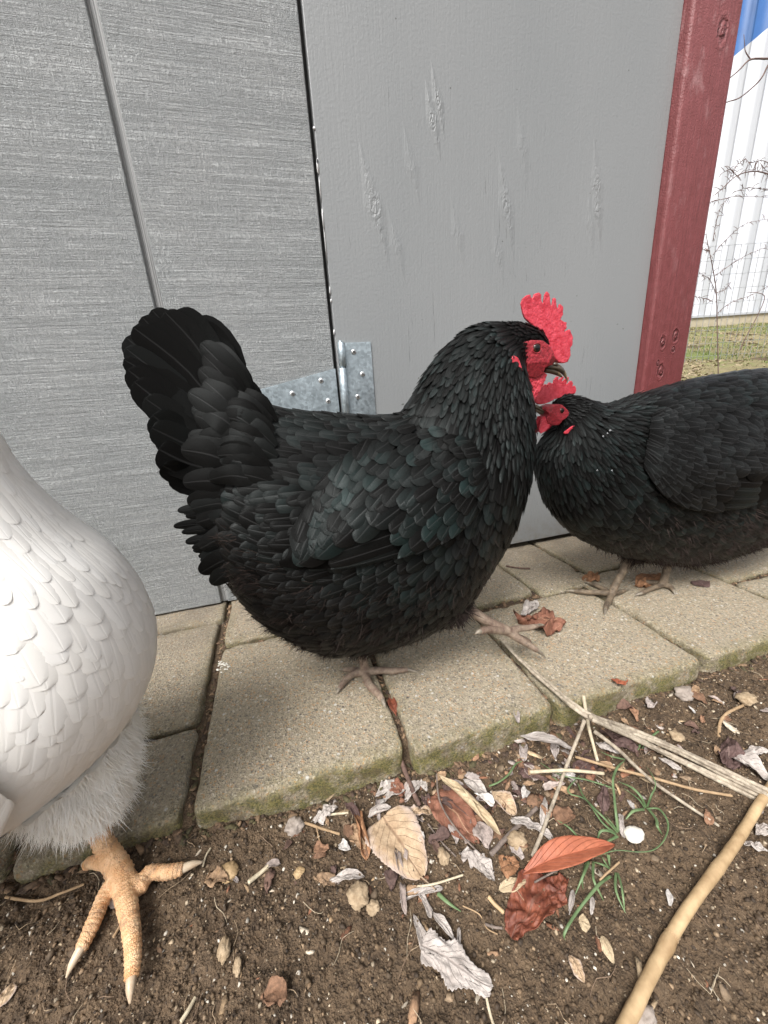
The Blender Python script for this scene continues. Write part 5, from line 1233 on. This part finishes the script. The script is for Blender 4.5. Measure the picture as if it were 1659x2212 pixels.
leaf('purple brown leaf clump at the right edge above the tan stalk', k5(1330, 400), k5(1520, 520), 46, 'dark', shape='egg', crumple=.35, seed=50)
leaf('bleached curled leaf at the right edge of the photo', k5(1425, 440), k5(1680, 620), 34, 'pale', shape='lance', roll=1.2, crumple=.12, seed=51)
leaf('small bleached curl at the right edge above the curled leaf', k5(1540, 440), k5(1640, 410), 22, 'pale', shape='oval', roll=1.2, crumple=.3, seed=52)
leaf('bleached leaf scrap right of the tan stalk', k5(1500, 1000), k5(1650, 1055), 18, 'pale', shape='lance', crumple=.35, seed=53)
leaf('grey leaf scrap at the right edge beside the tan stalk', k5(1590, 960), k5(1659, 900), 22, 'pale', shape='lance', crumple=.35, seed=54)
leaf('tan oval bark scrap left of the dark red leaf', k4(1270, 845), k4(1450, 785), 28, 'buff', shape='oval', crumple=.08, seed=55)
leaf('brown leaf scrap at the left end of the orange leaf', k4(1280, 700), k4(1400, 690), 38, 'brown', shape='egg', crumple=.2, seed=56)
leaf('bleached rolled shred under the dark red leaf, right side', k5(415, 1310), k5(390, 1470), 14, 'pale', shape='lance', roll=1.5, seed=57)
leaf('short bleached shred right of the rolled shred', k5(540, 1350), k5(530, 1470), 14, 'pale', shape='lance', roll=1.5, seed=58)
leaf('bleached feathery shred beside the white pebble', k5(712, 825), k5(735, 970), 14, 'pale', shape='strip', roll=1.4, crumple=.2, seed=59)
leaf('grey oak leaf scrap left of the thin dark shred', k4(60, 390), k4(210, 300), 32, 'pale', shape='oval', lobes=3, crumple=.25, seed=60)
leaf('grey twisted leaf strip on the soil under the tan leaf', k4(125, 800), k4(385, 750), 26, 'pale', shape='lance', roll=1., crumple=.32, seed=61)
leaf('tan bark flake at the far left bottom corner', (0, 2180), (28, 2128), 22, 'tan', shape='oval', crumple=.1, seed=62)
leaf('tan ragged flake on the soil near the bottom right', (1229, 2065), (1262, 2125), 24, 'tan', shape='oval', crumple=.2, seed=63)
leaf('tan chip left of the bottom right flake', (1300, 2022), (1325, 2085), 20, 'buff', shape='oval', crumple=.1, seed=64)
leaf('buff chip below the dark red leaf', k5(450, 1500), k5(525, 1540), 26, 'buff', shape='oval', crumple=.12, seed=65)
leaf('pale leaf scrap beneath the bleached feathery shred', k5(620, 650), k5(600, 830), 30, 'dark', shape='lance', crumple=.3, seed=66)
leaf('crumpled brown and pale leaf lying on the third paver', (1118, 1338), (1205, 1352), 44, 'red', shape='egg', crumple=.42, roll=.6, seed=67)
leaf('pale leaf fold on top of the crumpled leaf on the paver', (1130, 1335), (1160, 1302), 24, 'pale', shape='lance', crumple=.35, seed=68)
leaf('brown leaf caught in the joint under the hen foot', (840, 1510), (856, 1548), 18, 'dred', shape='lance', crumple=.2, roll=1., seed=69)
leaf('brown leaf lying behind the feet of the right black hen', (1370, 1268), (1440, 1246), 20, 'brown', shape='lance', crumple=.25, seed=70)
leaf('small brown leaf curl behind the front foot of the right hen', (1262, 1256), (1292, 1246), 14, 'brown', shape='oval', crumple=.35, seed=71)
leaf('flat brown stain leaf on the paver right of the right hen foot', (1500, 1255), (1530, 1270), 16, 'dark', shape='oval', crumple=.1, seed=72)
leaf('orange brown leaf chip at the paver edge by the long stalk', k5(665, 105), k5(715, 155), 22, 'orange', shape='oval', crumple=.2, seed=73)

# pieces of stalk and straw
SM = dict(straw=m_simple('grey_straw', (.20, .16, .12), (.50, .43, .33), 700, .8, .0005, (.25, .25, .25)), tanst=m_simple('tan_cane', (.28, .18, .09), (.54, .39, .22), 40, .55, .0008), pale=m_simple('pale_straw', (.42, .35, .24), (.62, .54, .39), 200, .7, .0004),
          twig=m_simple('grey_twig', (.11, .085, .07), (.24, .19, .16), 160, .85, .0008), dtwig=m_simple('dark_twig', (.07, .04, .03), (.18, .11, .085), 160, .8, .0008), green=m_simple('green_blade', (.075, .125, .05), (.18, .26, .12), 60, .5, .0003), root=m_simple('tan_root', (.26, .17, .09), (.42, .29, .17), 120, .8, .0005))
for k_ in ('straw',):
    pass
def stalk(label, pts, rpx, mat, name='dry_stalk', cat='stalk', lifts=None, ridges=0, nodes=(), strands_=1, taper=.9, flat=1., seed=0, parent=None, wob=.12):
    W_ = []
    for i, q in enumerate(pts):
        W_.append(gs(*q, (lifts[i] if lifts else .002)))
    c = pts[len(pts)//2]; mpp = np.linalg.norm(gs(c[0]+10, c[1])-gs(c[0], c[1]))/10; r = rpx*mpp
    W_ = np.array(W_); k = len(W_); rad = np.linspace(r, r*taper, k)
    e = parent or empty(name, W_.mean(0), label, cat); rs = np.random.RandomState(seed+1)
    for s_ in range(strands_):
        off = np.zeros(3) if strands_ == 1 else np.array([math.cos(s_*2.3)*r*.75, math.sin(s_*2.3)*r*.75, abs(math.sin(s_*1.7))*r*.6])
        n = 40; Q, u = catmull(np.column_stack([W_+off+(rs.normal(0, r*.25, (k, 3)) if strands_ > 1 else 0), rad*(1 if strands_ == 1 else .62)]), n)
        rr = Q[:, 3].copy()
        for nd in nodes: rr += r*.28*np.exp(-((np.linspace(0, 1, n)-nd)/.012)**2)
        V, F, U = tube(Q[:, :3], rr, 12, n*3 if nodes else n, wob=wob, seed=seed+s_)
        link('shaft' if strands_ == 1 else 'strand', mesh('shaft', V, F, U), SM[mat], e)
    for nd in nodes:
        i = int(nd*39); d = nrm(Q[i+1, :3]-Q[i, :3]); 
        V, F, U = tube([Q[i, :3]-d*r*.14, Q[i, :3], Q[i, :3]+d*r*.14], [r*1.0, r*1.32, r*1.0], 14, 7, cap=False); link('node_ring', mesh('node_ring', V, F, U), SM['root'], e)
    return e
stalk('thick smooth tan cane leaning across the bottom right corner', [(1700, 1655), (1659, 1708), (1588, 1822), (1503, 1940), (1440, 2040), (1352, 2212), (1310, 2290)], 8.6, 'tanst', lifts=[.008, .008, .009, .008, .007, .006, .006], nodes=(.42, .66), taper=1.25, seed=3, wob=.05)
stalk('long split grey stalk running from the raised hen foot to the right edge', [(1083, 1384), (1120, 1424), (1180, 1478), (1262, 1545), (1361, 1580), (1459, 1621), (1560, 1668), (1668, 1722)], 6.5, 'straw', lifts=[.004, .003, .003, .010, .008, .006, .006, .006], strands_=4, seed=5)
stalk('second split stalk lying just under the long one', [(1277, 1551), (1370, 1595), (1459, 1640), (1560, 1688), (1655, 1732)], 5.5, 'straw', lifts=[.012, .009, .005, .004, .003], strands_=3, seed=9)
stalk('short pale straw propped on the paver edge', [(1260, 1503), (1273, 1575), (1291, 1644)], 3.2, 'pale', lifts=[.004, .012, .004], seed=11, flat=.6)
stalk('long grey straw slanting down from the long stalk to the orange leaf', [(1263, 1556), (1222, 1660), (1177, 1783), (1150, 1850)], 4.2, 'straw', lifts=[.014, .010, .006, .003], seed=12)
stalk('pale straw lying level across the grey one', [(1145, 1668), (1225, 1664), (1304, 1671)], 3.6, 'pale', lifts=[.008, .013, .008], seed=13)
stalk('thin brown straw slanting right from the crossing straws', [(1243, 1635), (1330, 1660), (1420, 1683), (1500, 1705), (1581, 1719)], 2.4, 'root', lifts=[.008, .011, .010, .006, .003], seed=14)
stalk('pointed grey stick between the two grass tufts', [(1284, 1580), (1334, 1618), (1400, 1680), (1470, 1730), (1553, 1784)], 4.2, 'straw', lifts=[.012, .012, .010, .007, .003], taper=.5, seed=15)
stalk('grey twig beside the ribbed tan leaf', [(1060, 1846), (1105, 1798), (1160, 1745)], 4.6, 'twig', 'twig', 'twig', seed=16)
stalk('dark twig poking out of the paver joint', [(866, 1640), (884, 1690), (906, 1740)], 5.0, 'dtwig', 'twig', 'twig', lifts=[.012, .008, .003], seed=17)
stalk('thin straw under the stalk of the large tan leaf', [(883, 1916), (935, 1910), (1000, 1890)], 2.2, 'pale', 'straw_bit', 'straw', lifts=[.003, .006, .004], seed=18)
stalk('thin dark twig hanging down beside the buff pod', [(943, 1672), (950, 1730), (985, 1790), (1042, 1850)], 1.8, 'twig', 'twig', 'twig', lifts=[.012, .010, .010, .004], seed=19)
stalk('fine dark twig left of the shredded cluster', [(925, 1780), (955, 1820), (985, 1850)], 1.7, 'twig', 'twig', 'twig', seed=20)
stalk('curved tan root on the soil at the right', [(1553, 1592), (1556, 1560), (1572, 1540), (1605, 1524)], 3.0, 'root', 'dry_root', 'root', lifts=[.001, .004, .006, .003], seed=21)
stalk('thin forked grey root left of the oak scrap', [(658, 1777), (695, 1790), (734, 1802)], 2.0, 'root', 'dry_root', 'root', seed=22)
stalk('fine drooping root under the forked grey root', [(684, 1788), (690, 1815), (700, 1834)], 1.5, 'root', 'dry_root', 'root', seed=23)
stalk('grey stick below the dark red leaf on the left', [k4(1180, 1060), k4(1240, 1080), k4(1290, 1085)], 2.6, 'twig', 'twig', 'twig', seed=24)
stalk('thin grey twig passing under the orange leaf', [k5(170, 1255), k5(260, 1205), k5(350, 1160)], 1.8, 'twig', 'twig', 'twig', lifts=[.004, .008, .008], seed=25)
stalk('brown straw bit on the lower grass tuft', [k5(585, 1240), k5(650, 1180), k5(710, 1125)], 2.2, 'root', 'straw_bit', 'straw', lifts=[.008, .01, .006], seed=26)
stalk('grey curved twig behind the white hen foot', [(12, 1938), (80, 1946), (130, 1930), (182, 1910)], 3.2, 'root', 'twig', 'twig', lifts=[.003, .004, .005, .004], seed=27)
stalk('tan splinter at the bottom, left of centre', [(391, 2207), (408, 2180), (421, 2156)], 4.0, 'pale', 'wood_splinter', 'splinter', seed=28)
stalk('tan splinter on the soil right of the white hen foot', [(537, 1906), (560, 1888), (583, 1868)], 4.0, 'pale', 'wood_splinter', 'splinter', seed=29)
stalk('short tan splinter near the large bleached leaf', [k4(1200, 880), k4(1240, 930), k4(1300, 985)], 4.2, 'tanst', 'wood_splinter', 'splinter', seed=30)
stalk('thin upright straw in the soil above the tan splinter', [(438, 1872), (445, 1848), (455, 1832)], 2.0, 'pale', 'straw_bit', 'straw', seed=31)
stalk('pale straw stem at the bottom edge under the bleached leaf', [(1047, 2130), (1052, 2160), (1060, 2195), (1072, 2230)], 3.2, 'pale', 'straw_bit', 'straw', seed=32)
stalk('fine brown rootlet curving under the green shoot', [(1000, 1957), (1035, 1975), (1052, 2005), (1075, 2018)], 1.3, 'root', 'dry_root', 'root', seed=33)
stalk('tan splinter in the soil left of the bottom centre', [(245, 2025), (262, 1995), (275, 1970)], 2.4, 'root', 'wood_splinter', 'splinter', seed=34)
stalk('dark small twig lying on the back paver near the hen breast', [(1093, 1222), (1115, 1226), (1145, 1228)], 1.7, 'dtwig', 'twig', 'twig', seed=35)
stalk('tan cone shaped straw left of the tan leaf', k4 and [k4(165, 345), k4(220, 338), k4(285, 332)], 2.4, 'pale', 'straw_bit', 'straw', seed=36)

# onion grass tufts: every blade its own part
def tuft(label, base, blades, name='grass_tuft'):
    e = empty(name, gs(*base), label, 'grass tuft')
    for k, bl in enumerate(blades):
        pts = bl[0]; hmax = bl[1]; wpx = bl[2]; n = len(pts)
        W_ = [gs(*k5(*q), .001+hmax*math.sin(math.pi*min(1, (i+.15)/(n-.6)))) for i, q in enumerate(pts)]
        mpp = np.linalg.norm(gs(*k5(pts[0][0]+30, pts[0][1]))-gs(*k5(*pts[0])))/10.2
        r = wpx*mpp*.40*.3386; V, F, U = tube(W_, list(np.linspace(r, r*.8, n-1))+[r*.25], 8, n*7, flat=.4); link('blade', mesh('blade', V, F, U), SM['green'], e)
    return e
tuft('green grass tuft above the orange leaf beside the white pebble', k5(700, 950), [
    ([(705, 930), (690, 820), (678, 700), (670, 600), (700, 520), (745, 478)], .018, 26), ([(700, 935), (620, 850), (540, 770), (480, 700), (445, 620)], .014, 26), ([(690, 945), (600, 870), (500, 730), (400, 690), (388, 650), (460, 570)], .010, 22),
    ([(690, 950), (640, 925), (590, 930), (570, 990)], .010, 26), ([(700, 960), (650, 985), (600, 1010)], .006, 24), ([(700, 925), (650, 860), (615, 820)], .010, 22), ([(450, 970), (390, 905), (310, 855)], .006, 20), ([(660, 650), (500, 600), (340, 570), (205, 490)], .008, 16), ([(340, 640), (300, 590), (255, 580)], .006, 14),
    ([(745, 470), (660, 450), (590, 420)], .008, 20), ([(860, 330), (830, 410)], .006, 20)])
tuft('small green grass tuft with yellowing blades right of the white pebble', k5(880, 780), [
    ([(880, 775), (850, 710), (790, 650), (700, 610)], .010, 24), ([(872, 780), (830, 720), (740, 655)], .008, 22), ([(865, 788), (800, 800), (752, 852)], .007, 28), ([(890, 770), (915, 700), (942, 640), (925, 580), (880, 510)], .016, 26),
    ([(900, 790), (945, 850), (955, 900), (985, 950)], .010, 20), ([(885, 785), (960, 785), (1012, 850), (1020, 920), (985, 1000), (920, 1050), (830, 1060), (700, 1050), (600, 1075), (450, 1130)], .012, 17), ([(960, 290), (900, 340), (850, 410)], .006, 18)])
tuft('green grass tuft under the orange leaf with one long arching blade', k5(650, 1190), [
    ([(655, 1215), (590, 1260), (520, 1340), (450, 1430), (390, 1520), (358, 1590), (365, 1625)], .014, 24), ([(650, 1165), (600, 1140), (540, 1122)], .008, 26), ([(690, 1195), (685, 1270), (700, 1340), (750, 1450)], .008, 22), ([(700, 1195), (720, 1260), (735, 1350), (745, 1440)], .010, 18),
    ([(515, 1125), (480, 1210), (430, 1330)], .008, 24), ([(500, 1130), (475, 1230), (480, 1300)], .006, 18), ([(645, 1165), (610, 1110), (590, 1070)], .008, 26), ([(545, 1130), (545, 1230), (580, 1310), (610, 1370)], .008, 20), ([(640, 1080), (650, 1150)], .006, 26)])
tuft('single thin green blade by the paver front, left of the straws', k5(0, 590), [([(-120, 640), (-60, 615), (0, 570), (50, 500), (95, 480)], .006, 16), ([(-230, 500), (-100, 560)], .001, 1)][:1])
tuft('short green shoot lying right of the large tan leaf', (946, 1930), [([(-447, 1325), (-380, 1385), (-300, 1440)], .004, 26)])

# pebbles one can point to
def stone(label, px_, py_, wx, wy, mat, name='pebble', seed=0, cat='pebble', sink=.35, amp=.5):
    c = gs(px_, py_); mpp = np.linalg.norm(gs(px_+10, py_)-c)/10; a = wx*mpp/2; b = wy*mpp/2
    bm = bmesh.new(); bmesh.ops.create_icosphere(bm, subdivisions=4, radius=1)
    for v in bm.verts:
        q = v.co; f = 1+amp*float(fbm(q.x*1.6+seed, q.y*1.6+q.z*1.3, 4, seed, .65)); v.co = Vector((c[0]+q.x*a*f, c[1]+q.y*b*f*1.3, c[2]+q.z*min(a, b)*.8*f+min(a, b)*.8*(1-sink)))
    me = bpy.data.meshes.new(name); bm.to_mesh(me); bm.free(); o = link(name, me, mat); tag(o, label, cat); return o
PM = [m_simple('white_stone', (.6, .56, .48), (.82, .79, .72), 120, .6), m_simple('tan_clod', (.24, .17, .10), (.42, .32, .21), 200, .9, .001), m_simple('grey_stone', (.22, .18, .15), (.34, .29, .25), 160, .8, .001), m_simple('ochre_grain', (.30, .20, .10), (.40, .28, .15), 150, .7)]
stone('smooth white pebble beside the grass tuft', *k5(802, 962), 36, 20, PM[0], seed=2, amp=.15)
stone('flat grey brown stone near the paver corner on the right', *k5(1120, 60), 44, 28, PM[2], seed=3)
stone('small square tan stone under the long stalks', *k5(1075, 335), 26, 20, PM[1], seed=4)
stone('pale crumbly clod at the end of the curved root', *k5(1520, 95), 34, 22, PM[1], seed=5)
stone('tan clod under the right end of the large tan leaf', *k4(905, 630), 24, 24, PM[1], seed=6)
stone('tan clod left of the orange leaf', *k5(62, 1003), 34, 24, PM[1], seed=7)
stone('pale clod below the grey twisted leaf strip', *k4(350, 890), 42, 34, PM[1], seed=8)
stone('small yellow clod beside the pale clod', *k4(450, 960), 28, 20, PM[1], seed=9)
stone('round ochre pellet on the soil right of the white hen toe', *k6(1150, 310), 24, 18, PM[3], seed=10, cat='pellet', name='seed_pellet')
stone('ochre pellet further right in line with the round one', *k6(1505, 305), 18, 14, PM[3], seed=11, cat='pellet', name='seed_pellet')
stone('pink grey stone near the top of the soil, right of the pellets', *k6(1478, 80), 34, 24, PM[2], seed=12)
stone('pinkish stone at the bottom edge left of the tan cane', (1390), (2205), 60, 28, PM[2], seed=13)
stone('pale clod on the soil in the bottom left third', *k6(1195, 780), 16, 22, PM[1], seed=14)
stone('tan lump on the soil above the pale clod', *k6(1125, 700), 26, 34, PM[1], seed=15)
# white dropping on the paver
a_ = Acc(); rs = np.random.RandomState(5)
for q in range(26):
    c = gp(485+rs.normal(0, 8), 1437+rs.normal(0, 6), .0012); r = rs.uniform(.0006, .0022); th = np.linspace(0, 2*np.pi, 9, endpoint=False); rr = r*rs.uniform(.6, 1.2, 9)
    V = np.vstack([np.stack([c[0]+np.cos(th)*rr, c[1]+np.sin(th)*rr, np.full(9, c[2]-.0003)], -1), np.stack([c[0]+np.cos(th)*rr*.6, c[1]+np.sin(th)*rr*.6, np.full(9, c[2]+.0008)], -1)])
    a_.add(V, [[i, (i+1) % 9, 9+(i+1) % 9, 9+i] for i in range(9)]+[list(range(9, 18))])
tag(link('bird_dropping', a_.mesh('bird_dropping'), PM[0]), 'white chalky dropping at the left edge of the middle paver', 'dropping')

# ---- uncountable small debris
def debris(name, N, region, size, cols, flat, seed, mat, label, dens=None, elong=1.0, joint=False):
    rs = np.random.RandomState(seed)
    if joint:
        xs_, ys_ = [], []
        for (a, b, c, d, _) in PAV:
            m = 170; xs_ += list(rs.uniform(a-.007, b+.007, m)); ys_ += list(c-.0045+rs.normal(0, .0022, m)); xs_ += list(a-.0045+rs.normal(0, .002, m)); ys_ += list(rs.uniform(c, d, m))
        x = np.array(xs_); y = np.array(ys_); N = len(x)
    else:
        x = rs.uniform(region[0], region[1], N); y = rs.uniform(region[2], region[3], N)
    if dens is not None:
        k = rs.rand(N) < dens(x, y); x, y = x[k], y[k]; N = len(x)
    s = size*np.exp(rs.normal(0, .5, N)); s = np.minimum(s, size*2.6); z = soil_h(x, y)
    ico = np.array([(0, 0, 1), (.894, 0, .447), (.276, .851, .447), (-.724, .526, .447), (-.724, -.526, .447), (.276, -.851, .447), (.724, .526, -.447), (-.276, .851, -.447), (-.894, 0, -.447), (-.276, -.851, -.447), (.724, -.526, -.447), (0, 0, -1)])
    fc_ = np.array([(0, 1, 2), (0, 2, 3), (0, 3, 4), (0, 4, 5), (0, 5, 1), (1, 6, 2), (2, 7, 3), (3, 8, 4), (4, 9, 5), (5, 10, 1), (6, 7, 2), (7, 8, 3), (8, 9, 4), (9, 10, 5), (10, 6, 1), (11, 7, 6), (11, 8, 7), (11, 9, 8), (11, 10, 9), (11, 6, 10)])
    V = ico[None]*rs.uniform(.45, 1.4, (N, 12, 1)); V = V*np.stack([s*elong, s, s*flat], -1)[:, None]
    a = rs.uniform(0, 6.28, N); t = rs.normal(0, .35, N); c, sn = np.cos(a)[:, None], np.sin(a)[:, None]
    zz = V[..., 2]+V[..., 0]*np.sin(t)[:, None]; X_ = V[..., 0]*c-V[..., 1]*sn; Y_ = V[..., 0]*sn+V[..., 1]*c
    P = np.stack([X_+x[:, None], Y_+y[:, None], zz+(z+s*flat*.35)[:, None]], -1)
    F = (fc_[None]+np.arange(N)[:, None, None]*12).reshape(-1, 3)
    ci = np.array(cols)[rs.randint(0, len(cols), N)]*rs.uniform(.6, 1.3, (N, 1))
    o = link(name, mesh(name, P.reshape(-1, 3), F, None, np.repeat(ci, 12, 0)), mat, smooth=False); tag(o, label, 'debris', kind='stuff'); return o
FR = (-.36, .85, .05, .286)
debris('soil_crumbs', 30000, FR, .0008, [(.075, .047, .026), (.105, .068, .038), (.15, .10, .058), (.055, .035, .02), (.12, .08, .045)], .75, 1, MAT['attrs'], 'dark crumbs of soil scattered over the bare ground')
debris('pale_grit', 7500, FR, .00065, [(.34, .26, .17), (.26, .18, .11), (.42, .34, .24), (.22, .15, .09), (.55, .5, .42)], .7, 2, MAT['attrs'], 'pale grit and tiny stones in the soil')
debris('soil_clods', 300, FR, .0019, [(.075, .05, .03), (.13, .09, .055), (.19, .135, .085), (.06, .04, .025)], .7, 3, MAT['attrs'], 'small clods of earth on the bare ground')
litd = lambda x, y: np.exp(-((x-.15)/.16)**2-((y-.235)/.06)**2)*.9+.12
debris('wood_chips', 1500, FR, .0016, [(.38, .26, .15), (.46, .34, .21), (.28, .17, .10), (.55, .47, .36), (.22, .10, .055)], .22, 4, MAT['attr'], 'small chips and splinters of bark on the soil', litd, 3.2)
debris('leaf_crumbs', 2600, FR, .0030, [(.20, .10, .06), (.13, .075, .055), (.42, .36, .32), (.30, .17, .10), (.09, .055, .045), (.36, .25, .16)], .16, 5, MAT['attr'], 'crumbled leaf fragments by the paver front', lambda x, y: np.exp(-((x-.17)/.12)**2-((y-.245)/.045)**2), 1.5)
debris('joint_litter', 0, FR, .0014, [(.10, .065, .04), (.16, .10, .06), (.26, .17, .10), (.07, .045, .03), (.09, .075, .035)], .5, 6, MAT['attr'], 'earth and seed husks filling the joints between the pavers', None, 1.8, True)
# small curled leaf shreds, too many to tell apart
rs = np.random.RandomState(23); a5 = {}
PALS = [(.42, .36, .33), (.32, .26, .23), (.22, .12, .07), (.13, .075, .055), (.34, .22, .13), (.10, .06, .05), (.58, .54, .50)]
shr = Acc()
for q in range(150):
    if q < 105: x = rs.normal(.150, .085); y = rs.normal(.238, .026)
    elif q < 120: x = rs.normal(.42, .05); y = rs.normal(.24, .02)
    else: x = rs.uniform(-.3, .6); y = rs.uniform(.08, .27)
    if y > .274 or y < .06: continue
    L = rs.uniform(.007, .021); a = rs.uniform(0, 6.28); z = float(soil_h(x, y))+.001
    me = leaf_mesh('t', (x, y, z), (x+L*math.cos(a), y+L*math.sin(a), z+rs.uniform(0, .003)), L*rs.uniform(.3, .75), shape=['lance', 'oval', 'egg', 'strip'][rs.randint(4)], roll=rs.uniform(0, 1.8), crumple=rs.uniform(.15, .4), seed=100+q, nu=11, nv=7)
    V = np.array([v.co[:] for v in me.vertices]); shr.add(V, [list(p.vertices) for p in me.polygons], None, np.array(PALS[rs.randint(len(PALS))])*rs.uniform(.7, 1.2)); bpy.data.meshes.remove(me)
tag(link('leaf_shreds', shr.mesh('leaf_shreds'), MAT['attr']), 'small curled shreds of dead leaves between the larger leaves', 'leaves', kind='stuff')
# thin rootlets
rs = np.random.RandomState(9); ac2 = Acc()
for q in range(260):
    x = rs.uniform(-.34, .75); y = rs.uniform(.06, .28); L = rs.uniform(.006, .03); a = rs.uniform(0, 6.28); pts = []
    for t in (0, .33, .66, 1): xx = x+math.cos(a)*L*t; yy = y+math.sin(a)*L*t; pts.append((xx, yy, float(soil_h(xx, yy))+.0012+.002*math.sin(3.1*t)*rs.rand())); a += rs.normal(0, .35)
    V, F, U = tube(pts, [.00022, .0003, .00025, .00015], 4, 7, cap=False); col = np.array([(.34, .25, .16), (.22, .15, .10), (.45, .37, .26)][rs.randint(3)]); ac2.add(V, F, U, col)
tag(link('rootlets', ac2.mesh('rootlets'), MAT['attr']), 'fine dry rootlets strewn over the soil', 'roots', kind='stuff')
